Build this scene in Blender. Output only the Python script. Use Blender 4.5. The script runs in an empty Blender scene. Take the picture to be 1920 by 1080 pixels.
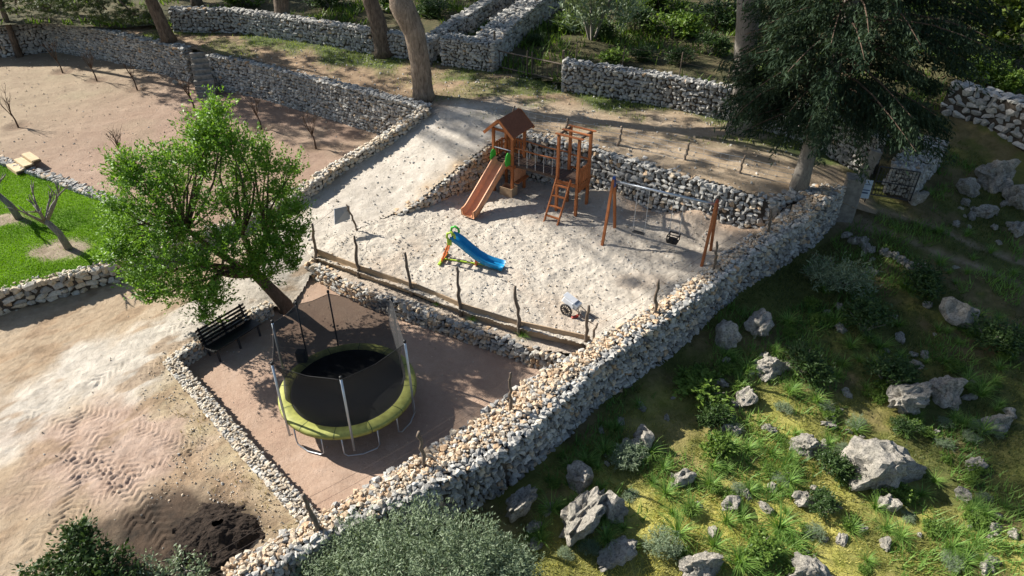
import bpy, bmesh, math, random
import numpy as np
from mathutils import Vector, Matrix, Euler

random.seed(7)
rng = np.random.default_rng(11)
S = bpy.context.scene
COL = S.collection
rad = math.radians

# ------------------------------------------------------------------ camera, sky, sun, exposure
CAM_H, PITCH, FPX = 13.2, rad(35), 1280.0
cd = bpy.data.cameras.new('camera'); cd.sensor_width = 36; cd.lens = 24; cd.clip_end = 3000; cd.clip_start = 0.1
cam = bpy.data.objects.new('camera', cd); COL.objects.link(cam)
cam.location = (0, 0, CAM_H); cam.rotation_euler = (rad(90) - PITCH, 0, 0)
S.camera = cam

SUN_EL = rad(34); SH = np.array([0.906, -0.423]); SH = SH / np.hypot(*SH)     # shadows fall along SH
w = bpy.data.worlds.new('World'); S.world = w; w.use_nodes = True
nt = w.node_tree; nt.nodes.clear()
sky = nt.nodes.new('ShaderNodeTexSky'); sky.sky_type = 'NISHITA'; sky.sun_disc = False
sky.sun_elevation = SUN_EL; sky.sun_rotation = math.atan2(-SH[0], -SH[1])
bg = nt.nodes.new('ShaderNodeBackground'); bg.inputs[1].default_value = 0.065
wo = nt.nodes.new('ShaderNodeOutputWorld')
nt.links.new(sky.outputs[0], bg.inputs[0]); nt.links.new(bg.outputs[0], wo.inputs[0])
sd = bpy.data.lights.new('sun', 'SUN'); sd.energy = 5.0; sd.angle = rad(0.53); sd.color = (1.0, 0.95, 0.87)
so = bpy.data.objects.new('sun', sd); COL.objects.link(so); so.location = (-40, 30, 40)
so.rotation_euler = Vector((SH[0] * math.cos(SUN_EL), SH[1] * math.cos(SUN_EL), -math.sin(SUN_EL))).to_track_quat('-Z', 'Y').to_euler()
vs = S.view_settings
vs.view_transform = 'Standard'; vs.look = 'None'; vs.gamma = 1; vs.exposure = 1.08; vs.use_curve_mapping = False
S.cycles.max_bounces = 6; S.cycles.transparent_max_bounces = 12
S.cycles.use_denoising = True

# ------------------------------------------------------------------ where things stand (photo point -> place on ground of height z)
CP, SP = math.cos(PITCH), math.sin(PITCH)
def at(px, py, z=0.0):
    x = (px - 960) / FPX; y = -(py - 540) / FPX
    d = np.array([x, CP + y * SP, -SP + y * CP]); t = (z - CAM_H) / d[2]
    return np.array([0, 0, CAM_H]) + t * d
def at_y(px, py, Y):
    x = (px - 960) / FPX; y = -(py - 540) / FPX
    d = np.array([x, CP + y * SP, -SP + y * CP]); t = Y / d[1]
    return np.array([0, 0, CAM_H]) + t * d
def project(P):
    P = np.atleast_2d(P); z = P[:, 2] - CAM_H
    dep = np.maximum(P[:, 1] * CP - z * SP, 0.1); up = P[:, 1] * SP + z * CP
    return 960 + FPX * P[:, 0] / dep, 540 - FPX * up / dep, dep
def line(pts):                       # [(px,py,z),...] -> Nx3
    return np.array([at(*p) for p in pts])

# ------------------------------------------------------------------ noise
def _hash(ix, iy, iz, seed):
    h = (ix.astype(np.int64) * 374761393 + iy.astype(np.int64) * 668265263 + iz.astype(np.int64) * 2147483647 + seed * 974634777) & 0xffffffff
    h = ((h ^ (h >> 13)) * 1274126177) & 0xffffffff
    h = h ^ (h >> 16)
    return (h & 0xffff) / 65535.0
def noise3(x, y, z, seed=0):
    x, y, z = np.broadcast_arrays(np.asarray(x, float), np.asarray(y, float), np.asarray(z, float))
    ix, iy, iz = np.floor(x), np.floor(y), np.floor(z)
    fx, fy, fz = x - ix, y - iy, z - iz
    u, v, t = fx * fx * (3 - 2 * fx), fy * fy * (3 - 2 * fy), fz * fz * (3 - 2 * fz)
    r = 0
    for a in (0, 1):
        for b in (0, 1):
            for c in (0, 1):
                r = r + _hash(ix + a, iy + b, iz + c, seed) * (u if a else 1 - u) * (v if b else 1 - v) * (t if c else 1 - t)
    return r * 2 - 1
def noise2(x, y, seed=0):
    ix, iy = np.floor(x), np.floor(y); fx, fy = x - ix, y - iy
    u, v = fx * fx * (3 - 2 * fx), fy * fy * (3 - 2 * fy); z = np.zeros_like(ix)
    return ((_hash(ix, iy, z, seed) * (1 - u) + _hash(ix + 1, iy, z, seed) * u) * (1 - v)
            + (_hash(ix, iy + 1, z, seed) * (1 - u) + _hash(ix + 1, iy + 1, z, seed) * u) * v) * 2 - 1
def fbm(x, y, f=1.0, o=4, seed=0, g=0.5):
    r = 0; a = 1.0
    for k in range(o):
        r = r + a * noise2(x * f + 17.3 * k, y * f - 9.1 * k, seed + k); f *= 2.03; a *= g
    return r
def sstep(a, b, x):
    t = np.clip((x - a) / (b - a), 0, 1); return t * t * (3 - 2 * t)

# ------------------------------------------------------------------ geometry helpers
def fast_mesh(name, V, F, smooth=False, attrs=None):
    V = np.ascontiguousarray(V, dtype=np.float32); F = np.ascontiguousarray(F, dtype=np.int32)
    me = bpy.data.meshes.new(name); n, k = F.shape
    me.vertices.add(len(V)); me.vertices.foreach_set('co', V.ravel())
    me.loops.add(n * k); me.loops.foreach_set('vertex_index', F.ravel())
    me.polygons.add(n); me.polygons.foreach_set('loop_start', np.arange(0, n * k, k, dtype=np.int32))
    me.polygons.foreach_set('use_smooth', np.full(n, smooth, dtype=bool))
    me.update(calc_edges=True)
    for an, av in (attrs or {}).items():
        a = me.attributes.new(an, 'FLOAT', 'POINT'); a.data.foreach_set('value', np.ascontiguousarray(av, dtype=np.float32))
    return me
def link(name, me, mat=None, parent=None):
    o = bpy.data.objects.new(name, me); COL.objects.link(o)
    if mat is not None and me is not None:
        me.materials.clear(); me.materials.append(mat)
    if parent is not None: o.parent = parent
    return o
def tag(o, label=None, cat=None, group=None, kind=None):
    if label: o['label'] = label
    if cat: o['category'] = cat
    if group: o['group'] = group
    if kind: o['kind'] = kind
    return o
def thing(name, label, cat, loc=(0, 0, 0), rz=0.0, group=None):
    o = bpy.data.objects.new(name, None); COL.objects.link(o); o.empty_display_size = 0.2
    o.location = tuple(float(c) for c in loc); o.rotation_euler = (0, 0, rz)
    return tag(o, label, cat, group)
def copy_tree(o, parent=None):
    c = o.copy(); COL.objects.link(c); c.parent = parent
    for ch in o.children: copy_tree(ch, c)
    return c

class MB:
    """collects shapes; build() links them as one mesh"""
    def __init__(s): s.v = []; s.f = []
    def add(s, V, F):
        b = len(s.v); s.v += [tuple(map(float, p)) for p in V]; s.f += [tuple(i + b for i in f) for f in F]; return s
    def box(s, c, size, M=None, taper=1.0):
        x, y, z = (d / 2 for d in size); P = []
        for dz in (-1, 1):
            k = taper if dz > 0 else 1
            for dx, dy in ((-1, -1), (1, -1), (1, 1), (-1, 1)): P.append(Vector((dx * x * k, dy * y * k, dz * z)))
        if M is not None: P = [M @ p for p in P]
        P = [p + Vector(c) for p in P]
        return s.add(P, [(3, 2, 1, 0), (4, 5, 6, 7), (0, 1, 5, 4), (1, 2, 6, 5), (2, 3, 7, 6), (3, 0, 4, 7)])
    def bar(s, a, b, wd, ht, up=(0, 0, 1)):
        a, b = Vector(a), Vector(b); d = b - a; L = d.length; d.normalize()
        x = d.cross(Vector(up)); x = x.normalized() if x.length > 1e-4 else Vector((1, 0, 0)); u = x.cross(d)
        M = Matrix((x, d, u)).transposed()
        return s.box((a + b) / 2, (wd, L, ht), M)
    def tube(s, pts, r, n=8, cap=True):
        pts = [Vector(p) for p in pts]; rr = r if hasattr(r, '__len__') else [r] * len(pts); rings = []
        ref = Vector((0.31, 0.77, 0.55))
        for i, p in enumerate(pts):
            d = (pts[min(i + 1, len(pts) - 1)] - pts[max(i - 1, 0)]).normalized()
            x = d.cross(ref).normalized(); y = d.cross(x)
            rings.append([p + (x * math.cos(t) + y * math.sin(t)) * rr[i] for t in (2 * math.pi * k / n for k in range(n))])
        V = [p for q in rings for p in q]; F = []
        for i in range(len(pts) - 1):
            for k in range(n): F.append((i * n + k, i * n + (k + 1) % n, (i + 1) * n + (k + 1) % n, (i + 1) * n + k))
        if cap: F.append(tuple(range(n - 1, -1, -1))); F.append(tuple((len(pts) - 1) * n + k for k in range(n)))
        return s.add(V, F)
    def revolve(s, prof, n=48, a0=0, a1=2 * math.pi, c=(0, 0, 0)):
        full = abs(a1 - a0 - 2 * math.pi) < 1e-6; m = n if full else n + 1; V = []; F = []; k = len(prof)
        for i in range(m):
            t = a0 + (a1 - a0) * i / n
            for r, z in prof: V.append((c[0] + r * math.cos(t), c[1] + r * math.sin(t), c[2] + z))
        for i in range(n):
            j = (i + 1) % m
            for q in range(k - 1): F.append((i * k + q, j * k + q, j * k + q + 1, i * k + q + 1))
        return s.add(V, F)
    def build(s, name, mat, parent=None, smooth=False, bevel=0.0):
        me = bpy.data.meshes.new(name); me.from_pydata(s.v, [], s.f)
        if bevel > 0:
            bm = bmesh.new(); bm.from_mesh(me)
            bmesh.ops.bevel(bm, geom=[e for e in bm.edges if e.is_manifold and e.calc_face_angle(0) > 0.5], offset=bevel, segments=1, affect='EDGES')
            bm.to_mesh(me); bm.free()
        if smooth: me.polygons.foreach_set('use_smooth', [True] * len(me.polygons))
        me.update(); return link(name, me, mat, parent)

# ------------------------------------------------------------------ materials
MATS = {}
class NT:
    def __init__(s, name):
        s.m = bpy.data.materials.new(name); s.m.use_nodes = True; s.t = s.m.node_tree; s.t.nodes.clear()
        s.out = s.t.nodes.new('ShaderNodeOutputMaterial'); s.b = s.t.nodes.new('ShaderNodeBsdfPrincipled')
        s.t.links.new(s.b.outputs[0], s.out.inputs[0]); MATS[name] = s.m
        s.geo = s.t.nodes.new('ShaderNodeNewGeometry'); s.pos = s.geo.outputs['Position']
    def n(s, typ, **kw):
        nd = s.t.nodes.new(typ)
        for k, v in kw.items(): setattr(nd, k, v)
        return nd
    def l(s, a, b): s.t.links.new(a, b)
    def noise(s, scale, detail=4, rough=0.6, dist=0.0, vec=None):
        nd = s.n('ShaderNodeTexNoise'); nd.inputs['Scale'].default_value = scale; nd.inputs['Detail'].default_value = detail
        nd.inputs['Roughness'].default_value = rough; nd.inputs['Distortion'].default_value = dist; s.l(vec or s.pos, nd.inputs['Vector']); return nd.outputs['Fac']
    def ramp(s, fac, stops):
        nd = s.n('ShaderNodeValToRGB'); el = nd.color_ramp.elements
        while len(el) < len(stops): el.new(0.5)
        for e, (p, c) in zip(el, stops):
            e.position = p; e.color = (c[0], c[1], c[2], 1) if hasattr(c, '__len__') else (c, c, c, 1)
        s.l(fac, nd.inputs[0]); return nd.outputs[0]
    def mix(s, fac, a, b, mode='MIX'):
        nd = s.n('ShaderNodeMix', data_type='RGBA', blend_type=mode)
        for i, v in ((6, a), (7, b)):
            if hasattr(v, 'links'): s.l(v, nd.inputs[i])
            else: nd.inputs[i].default_value = (*v, 1)
        if hasattr(fac, 'links'): s.l(fac, nd.inputs[0])
        else: nd.inputs[0].default_value = fac
        return nd.outputs[2]
    def math(s, op, a, b=0.0):
        nd = s.n('ShaderNodeMath', operation=op)
        for i, v in ((0, a), (1, b)):
            if hasattr(v, 'links'): s.l(v, nd.inputs[i])
            else: nd.inputs[i].default_value = v
        return nd.outputs[0]
    def attr(s, name):
        nd = s.n('ShaderNodeAttribute'); nd.attribute_name = name; return nd.outputs['Fac']
    def bump(s, h, dist=0.02, strength=0.6):
        nd = s.n('ShaderNodeBump'); nd.inputs['Strength'].default_value = strength; nd.inputs['Distance'].default_value = dist
        s.l(h, nd.inputs['Height']); s.l(nd.outputs[0], s.b.inputs['Normal'])
    def col(s, c):
        if hasattr(c, 'links'): s.l(c, s.b.inputs['Base Color'])
        else: s.b.inputs['Base Color'].default_value = (*c, 1)
    def rough(s, r): s.b.inputs['Roughness'].default_value = r; s.b.inputs['Specular IOR Level'].default_value = 0.25

def ground_mat(name, cols, bump_d=0.02, speck=True, layers=()):
    """cols: dark, mid, light; layers: (attribute, dark colour, light colour)"""
    m = NT(name); a = m.noise(0.55, 6, 0.65, 0.4); b = m.noise(5.0, 5, 0.7)
    f = m.math('ADD', m.math('MULTIPLY', a, 0.6), m.math('MULTIPLY', b, 0.4))
    c = m.ramp(f, [(0.33, cols[0]), (0.5, cols[1]), (0.66, cols[2])])
    for an, c0, c1 in layers:
        lc = m.ramp(m.noise(2.2, 6, 0.7, 0.3), [(0.36, c0), (0.62, c1)])
        c = m.mix(m.attr(an), c, lc)
    fine = m.noise(38, 4, 0.75)
    if speck: c = m.mix(m.ramp(fine, [(0.34, 0.5), (0.47, 0.0)]), c, m.mix(1.0, c, (0.55, 0.5, 0.45), 'MULTIPLY'))
    m.col(c); m.rough(0.95); m.bump(m.math('ADD', fine, m.math('MULTIPLY', m.noise(9, 4, 0.7), 1.5)), bump_d, 0.7)
    return m.m
SAND = ground_mat('pale_sand', [(.37, .325, .265), (.465, .415, .345), (.545, .495, .42)], 0.045, layers=[('red', (.30, .20, .13), (.40, .28, .19))])
ROAD = ground_mat('road_earth', [(.25, .18, .115), (.34, .26, .175), (.42, .335, .24)], 0.03,
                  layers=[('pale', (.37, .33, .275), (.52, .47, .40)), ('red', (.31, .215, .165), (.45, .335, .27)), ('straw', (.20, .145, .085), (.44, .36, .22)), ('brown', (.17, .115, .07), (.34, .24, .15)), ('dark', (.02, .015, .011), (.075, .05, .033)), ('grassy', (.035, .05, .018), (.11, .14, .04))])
TERR = ground_mat('terrace_earth', [(.31, .205, .15), (.37, .26, .19), (.43, .315, .24)], 0.02)
ORCH = ground_mat('orchard_earth', [(.235, .155, .11), (.29, .20, .145), (.35, .255, .19)], 0.035, layers=[('tan', (.26, .205, .135), (.33, .27, .18)), ('dark', (.12, .08, .05), (.22, .15, .1))])
LAWN = ground_mat('lawn_turf', [(.05, .11, .003), (.085, .17, .005), (.12, .22, .008)], 0.03, layers=[('soil', (.16, .12, .08), (.33, .27, .19))])
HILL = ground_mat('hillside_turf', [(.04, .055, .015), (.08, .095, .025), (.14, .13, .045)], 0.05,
                  layers=[('soil', (.10, .065, .04), (.23, .155, .095)), ('path', (.20, .15, .10), (.33, .26, .19)), ('sunlit_moss', (.24, .25, .045), (.46, .41, .12))])  # last layer: bright moss with the slope's sunlight painted in
FOREST = ground_mat('forest_floor', [(.03, .035, .014), (.075, .07, .03), (.14, .105, .055)], 0.05)

def stone_mat():
    m = NT('limestone'); t = m.attr('tone')
    c = m.ramp(t, [(0.0, (.165, .16, .15)), (0.3, (.36, .35, .325)), (0.6, (.56, .54, .49)), (0.72, (.60, .51, .385)), (1.0, (.50, .34, .205))])
    g = m.noise(14, 5, 0.7); c = m.mix(m.ramp(g, [(0.35, 0.75), (0.55, 0.0)]), c, m.mix(1.0, c, (.5, .48, .46), 'MULTIPLY'))
    m.col(c); m.rough(0.9); m.bump(m.noise(30, 5, 0.75), 0.03, 0.6); return m.m
STONE = stone_mat()
def rock_mat():
    m = NT('hill_rock'); a = m.noise(2.5, 6, 0.7, 0.5); c = m.ramp(a, [(0.3, (.22, .21, .185)), (0.48, (.40, .37, .31)), (0.66, (.55, .50, .43))])
    p = m.noise(17, 6, 0.8); c = m.mix(m.ramp(p, [(0.38, 0.85), (0.52, 0.0)]), c, (.12, .11, .095))
    m.col(c); m.rough(0.95); m.bump(m.math('ADD', m.noise(9, 6, 0.8), m.math('MULTIPLY', p, .5)), 0.12, 0.9); return m.m
ROCK = rock_mat()
def core_mat():
    m = NT('wall_earth_fill'); m.col(m.ramp(m.noise(9, 5, .7), [(.35, (.035, .03, .025)), (.65, (.11, .09, .07))])); m.rough(1); m.bump(m.noise(22, 4, .7), .05, .8); return m.m
CORE = core_mat()
def wood_mat(name, c0, c1, scale=6, rough=0.6, stretch=(1, 1, 0.12), bump=0.004):
    m = NT(name); tc = m.n('ShaderNodeTexCoord'); mp = m.n('ShaderNodeMapping'); mp.inputs['Scale'].default_value = stretch
    m.l(tc.outputs['Object'], mp.inputs[0]); g = m.noise(scale * 4, 5, 0.7, 1.0, mp.outputs[0]); big = m.noise(1.7, 3)
    c = m.ramp(g, [(0.3, c0), (0.7, c1)]); c = m.mix(m.ramp(big, [(.35, .35), (.65, 0.0)]), c, m.mix(1.0, c, (.6, .55, .5), 'MULTIPLY'))
    m.col(c); m.rough(rough); m.bump(g, bump, 0.5); return m.m
WOOD = wood_mat('stained_timber', (.28, .088, .03), (.47, .175, .062))
WOODD = wood_mat('dark_timber', (.055, .038, .03), (.12, .08, .06))
ROOFW = wood_mat('roof_timber', (.17, .06, .03), (.30, .115, .055))
PLANK = wood_mat('weathered_plank', (.30, .205, .125), (.50, .37, .24), stretch=(.15, 1, 1))
POST = wood_mat('driftwood_post', (.085, .065, .05), (.21, .165, .125))
BARKP = wood_mat('pine_bark', (.045, .033, .026), (.24, .185, .14), 2.0, 0.95, (1, 1, .3), .15)
BARKL = wood_mat('pale_bark', (.10, .075, .055), (.40, .32, .245), 1.8, 0.95, (1, 1, .3), .15)
BARKG = wood_mat('grey_bark', (.13, .115, .10), (.31, .28, .24), 4, 0.95, (1, 1, .3), .02)
BARKB = wood_mat('brown_bark', (.06, .04, .028), (.15, .105, .075), 4, 0.95, (1, 1, .3), .02)
PALEW = wood_mat('pale_pallet_wood', (.42, .31, .17), (.58, .46, .28), stretch=(.15, 1, 1))
def plain(name, c, rough=0.5, metal=0.0, var=0.15, spec=0.35):
    m = NT(name); g = m.noise(6, 4, .6); m.col(m.mix(m.ramp(g, [(.35, 1.0), (.65, 0.0)]), c, tuple(x * (1 - var) for x in c)))
    m.rough(rough); m.b.inputs['Metallic'].default_value = metal; m.b.inputs['Specular IOR Level'].default_value = spec; return m.m
SLIDE = plain('tan_slide_plastic', (.62, .30, .16), .45)
GREENP = plain('green_plastic', (.06, .46, .05), .4)
LIMEP = plain('lime_plastic', (.36, .52, .05), .4)
BLUEP = plain('blue_plastic', (.012, .24, .50), .35)
ORANGEP = plain('orange_plastic', (.62, .16, .04), .4)
BLUEM = plain('blue_bracket', (.02, .07, .28), .4)
REDM = plain('red_bracket', (.30, .055, .025), .5)
STEEL = plain('galvanised_steel', (.50, .54, .58), .38, .6)
DARKST = plain('dark_steel', (.05, .05, .055), .5, .4)
RUST = plain('rusty_iron', (.07, .05, .04), .7, .3)
BLACKW = plain('black_painted_wood', (.012, .012, .013), .45)
BLACKR = plain('black_rubber', (.014, .014, .015), .6)
PADG = plain('lime_vinyl_pad', (.36, .37, .10), .6, 0, .35, .2)
PADD = plain('dark_green_seam', (.05, .08, .02), .6)
WHITEP = plain('white_plastic', (.70, .71, .72), .4)
CONC = plain('grey_render', (.27, .25, .22), .9, 0, .4)
STEPM = plain('worn_step_stone', (.30, .275, .235), .9, 0, .5)
SIGNW = plain('pale_blue_sign', (.52, .60, .70), .4)
SIGND = plain('dark_blue_print', (.06, .10, .20), .5)
CHAIN = plain('pale_rope', (.55, .54, .52), .6)
REDT = plain('red_plastic', (.42, .06, .04), .5)
def net_mat(name, c, alpha):
    m = NT(name); m.col(c); m.rough(.9); tr = m.n('ShaderNodeBsdfTransparent'); mx = m.n('ShaderNodeMixShader')
    mx.inputs[0].default_value = alpha; m.l(tr.outputs[0], mx.inputs[1]); m.l(m.b.outputs[0], mx.inputs[2]); m.l(mx.outputs[0], m.out.inputs[0]); return m.m
NET = net_mat('black_safety_net', (.034, .034, .035), .7)
MAT_T = plain('black_jump_mat', (.008, .0085, .009), .7, 0, .5, .12)
PANELM = net_mat('grey_mesh_panel', (.30, .31, .31), .8)
def leaf_mat(name, c0, c1, trans=0.35, rough=0.5, spec=.25):
    m = NT(name); t = m.attr('tone'); c = m.ramp(t, [(0.0, c0), (1.0, c1)]); m.col(c); m.rough(rough); m.b.inputs['Specular IOR Level'].default_value = spec
    tl = m.n('ShaderNodeBsdfTranslucent'); m.l(m.mix(1.0, c, (1.25, 1.25, .6), 'MULTIPLY'), tl.inputs[0]); mx = m.n('ShaderNodeMixShader'); mx.inputs[0].default_value = trans
    m.l(m.b.outputs[0], mx.inputs[1]); m.l(tl.outputs[0], mx.inputs[2]); m.l(mx.outputs[0], m.out.inputs[0]); return m.m
L_ALM = leaf_mat('almond_leaf', (.038, .11, .009), (.23, .40, .05), .38, .5, .25)
L_OLV = leaf_mat('olive_leaf', (.08, .12, .06), (.26, .32, .20), .22)
L_SHR = leaf_mat('shrub_leaf', (.02, .045, .012), (.07, .12, .03), .25)
L_CYP = leaf_mat('cypress_leaf', (.014, .030, .017), (.060, .088, .05), .2, .8, .1)
L_PIN = leaf_mat('pine_needle', (.025, .045, .015), (.09, .12, .035), .25)
L_BUS = leaf_mat('bush_leaf', (.045, .10, .014), (.19, .28, .05), .35)
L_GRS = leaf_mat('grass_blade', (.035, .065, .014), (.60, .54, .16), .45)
L_TRK = leaf_mat('track_grass_blade', (.07, .12, .018), (.26, .32, .06), .4)
L_LWN = leaf_mat('lawn_blade', (.06, .16, .003), (.17, .33, .008), .35)
L_ASP = leaf_mat('asphodel_blade', (.07, .17, .03), (.28, .42, .10), .38)
L_CAR = leaf_mat('oak_leaf', (.03, .06, .012), (.13, .17, .03), .35)
L_DRY = leaf_mat('dry_blade', (.22, .17, .08), (.42, .34, .18), .3)

# ------------------------------------------------------------------ thin-plate heights
def tps(points):
    P = np.array([at(*p) for p in points]); xy, z = P[:, :2], P[:, 2]; n = len(P)
    def K(a, b):
        r2 = ((a[:, None, :] - b[None, :, :]) ** 2).sum(-1) + 1e-9; return 0.5 * r2 * np.log(r2)
    A = np.zeros((n + 3, n + 3)); A[:n, :n] = K(xy, xy) + np.eye(n) * .4; A[:n, n] = 1; A[:n, n + 1:] = xy; A[n:, :n] = A[:n, n:].T
    sol = np.linalg.solve(A, np.r_[z, 0, 0, 0])
    def f(x, y):
        q = np.c_[np.ravel(x), np.ravel(y)]; out = np.empty(len(q))
        for i in range(0, len(q), 40000):
            s = q[i:i + 40000]; out[i:i + 40000] = K(s, xy) @ sol[:n] + sol[n] + s @ sol[n + 1:]
        return out.reshape(np.shape(x))
    return f
def inside(px, py, poly):
    r = np.zeros(px.shape, bool); n = len(poly)
    for i in range(n):
        x0, y0 = poly[i][:2]; x1, y1 = poly[(i + 1) % n][:2]
        c = ((y0 > py) != (y1 > py)) & (px < (x1 - x0) * (py - y0) / (y1 - y0 + 1e-12) + x0); r ^= c
    return r
def dist_line(x, y, pts):
    """distance to a polyline, arc length and signed offset of the nearest point"""
    best = np.full(np.shape(x), 1e9); S_ = np.zeros(np.shape(x)); O = np.zeros(np.shape(x)); s0 = 0
    for a, b in zip(pts[:-1], pts[1:]):
        dx, dy = b[0] - a[0], b[1] - a[1]; L = math.hypot(dx, dy)
        t = np.clip(((x - a[0]) * dx + (y - a[1]) * dy) / (L * L), 0, 1)
        ex, ey = x - a[0] - t * dx, y - a[1] - t * dy; d = np.hypot(ex, ey); m = d < best
        best = np.where(m, d, best); S_ = np.where(m, s0 + t * L, S_); O = np.where(m, (dx * ey - dy * ex) / L, O); s0 += L
    return best, S_, O
def region(name, poly, zf, res, mat, attrs=None, smooth=True):
    P = np.array([p[:2] for p in poly]); x0, y0 = np.floor(P.min(0) / res) * res; x1, y1 = P.max(0) + res
    nx, ny = int((x1 - x0) / res) + 1, int((y1 - y0) / res) + 1
    gx, gy = np.meshgrid(x0 + np.arange(nx) * res, y0 + np.arange(ny) * res)
    cx, cy = gx[:-1, :-1] + res / 2, gy[:-1, :-1] + res / 2
    keep = inside(cx, cy, P); idx = np.arange(nx * ny).reshape(ny, nx)
    F = np.stack([idx[:-1, :-1][keep], idx[:-1, 1:][keep], idx[1:, 1:][keep], idx[1:, :-1][keep]], 1)
    used, inv = np.unique(F, return_inverse=True); F = inv.reshape(F.shape)
    X, Y = gx.ravel()[used], gy.ravel()[used]
    me = fast_mesh(name, np.c_[X, Y, zf(X, Y)], F, smooth, {k: f(X, Y) for k, f in (attrs or {}).items()})
    return tag(link(name, me, mat), kind='structure')

# ------------------------------------------------------------------ lines of the place
BW = line([(503, 566, .5), (410, 612, .5), (316, 672, .5)])                       # low wall behind the bench
LW = line([(316, 672, .5), (380, 745, .5), (470, 850, .5), (585, 975, .5)])       # low wall at the road side of the terrace
RT = line([(578, 490, .6), (690, 545, .6), (850, 598, .6), (1000, 652, .6), (1075, 676, .6)])
PL = line([(590, 487, .6), (672, 518, .6), (772, 555, .6), (865, 592, .6), (977, 628, .6), (1098, 657, .6)])
RWp = [(392, 1085, 470, 1085, .75), (600, 968, 650, 988, .85), (767, 858, 848, 903, .97), (878, 790, 970, 843, 1.1), (972, 718, 1062, 762, 1.25), (1088, 656, 1150, 672, 1.42), (1216, 584, 1256, 594, 1.7), (1296, 527, 1328, 545, 1.9), (1352, 482, 1399, 487, 2.1), (1438, 424, 1482, 434, 2.35), (1500, 382, 1541, 391, 2.6), (1545, 342, 1590, 354, 2.7)]
RWi = line([(a, b, z) for a, b, c, d, z in RWp]); RWo = line([(c, d, z) for a, b, c, d, z in RWp])
RWc = (RWi + RWo) / 2
RMP = line([(742, 402, .93), (800, 362, 1.45), (870, 305, 2.1), (925, 262, 2.65), (985, 250, 2.85)])     # wall under the ramp's edge
BK = line([(925, 256, 2.8), (985, 250, 2.85), (1110, 273, 2.85), (1280, 325, 2.8), (1440, 372, 2.7), (1545, 352, 2.7)])   # playground back wall, top
ORW = line([(800, 196, 3.0), (690, 168, 2.95), (560, 135, 2.9), (470, 112, 2.9), (398, 100, 2.9)])       # big orchard retaining wall, top
ORW2 = line([(350, 88, 2.95), (280, 72, 2.95), (185, 52, 3.0), (85, 35, 3.0)])
ORW3 = line([(85, 35, 3.0), (0, 48, 2.9), (-90, 60, 2.8)])
RPL = line([(800, 203, 2.95), (720, 258, 2.2), (640, 305, 1.6), (556, 362, 1.2)])      # low wall left of the ramp
LNW = line([(-60, 560, 1.0), (60, 528, 1.0), (212, 492, 1.0), (330, 452, 1.0), (440, 412, 1.05), (556, 362, 1.15)])                   # lawn retaining wall, top
LOW = line([(-40, 285, 1.15), (90, 328, 1.15), (205, 372, 1.15), (330, 445, 1.1)])                # low wall between lawn and orchard

# heights
z_road = tps([(0, 1079, .08), (250, 1079, .05), (480, 1060, .05), (-200, 900, .1), (0, 800, .15), (0, 620, .2), (-300, 700, .15), (150, 680, .28), (300, 690, .42), (450, 870, .36), (560, 970, .3), (350, 850, .3), (350, 620, .42),
              (500, 545, .45), (545, 560, .12), (572, 525, .15), (200, 560, .3), (585, 480, .6), (560, 400, .75), (640, 440, .78), (700, 420, .88), (745, 395, .95), (560, 360, .85), (450, 470, .6), (330, 470, .5),
              (800, 355, 1.5), (870, 297, 2.15), (925, 252, 2.72), (660, 305, 1.45), (740, 250, 2.1), (800, 212, 2.7), (985, 240, 2.85), (1110, 265, 2.88), (1280, 318, 2.82), (1440, 365, 2.7), (1540, 335, 2.5), (1600, 350, 2.1), (1625, 385, 1.85),
              (400, 92, 2.95), (600, 140, 2.9), (250, 55, 3.0), (700, 110, 3.0), (840, 140, 3.0), (1060, 168, 3.0), (1380, 228, 2.8), (1500, 270, 2.7), (0, 20, 3.0), (500, 30, 3.1), (900, 90, 3.2), (1600, 290, 2.4)])
z_play = tps([(590, 480, .78), (672, 510, .82), (772, 548, .85), (865, 585, .86), (977, 620, .88), (1098, 652, .9), (640, 440, .8), (745, 400, .93), (900, 330, 1.0), (1000, 345, 1.0), (1150, 380, 1.0), (1300, 440, 1.0), (1430, 440, 1.15), (1200, 580, .92), (1000, 480, .92), (850, 420, .92), (1350, 480, 1.05), (1480, 420, 1.3), (540, 440, .62)])
z_hill = tps([(500, 1100, -.5), (700, 1000, -.5), (885, 955, -.4), (974, 896, -.3), (1033, 845, -.2), (1089, 795, -.15), (1163, 750, -.1), (1218, 712, 0), (1292, 650, .3), (1343, 590, .7), (1400, 555, .85), (1447, 524, 1.0), (1547, 445, 1.2), (1500, 600, .7), (1400, 680, .3), (1640, 395, 1.75), (1900, 500, 1.3), (1900, 400, 1.8), (1700, 600, .6), (1900, 800, .1), (1600, 1000, -.35), (1300, 1000, -.42), (1900, 1079, -.25), (1000, 1079, -.6),
              (1750, 370, 1.95), (1900, 300, 2.4), (2300, 500, 1.8), (2300, 900, .4), (1700, 300, 2.2), (1850, 260, 2.6), (2300, 300, 3.0), (1650, 850, -.2), (1500, 750, .1)])

# ------------------------------------------------------------------ ground sheets
def zf_terr(x, y):
    d, _, _ = dist_line(x, y, [at(520, 560, .1)[:2], at(578, 506, .1)[:2]])
    return 0.02 * fbm(x, y, 1.1, 4, 3) + 0.10 * np.exp(-(d / 0.8) ** 2)
ter_poly = [BW[0], BW[1], BW[2], LW[1], LW[2], LW[3], RWc[1], RWc[2], RWc[3], RWc[4], RWc[5], RT[4], RT[3], RT[2], RT[1], RT[0], at(560, 515, .1)]
region('trampoline_terrace', ter_poly, zf_terr, 0.09, TERR)

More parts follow.
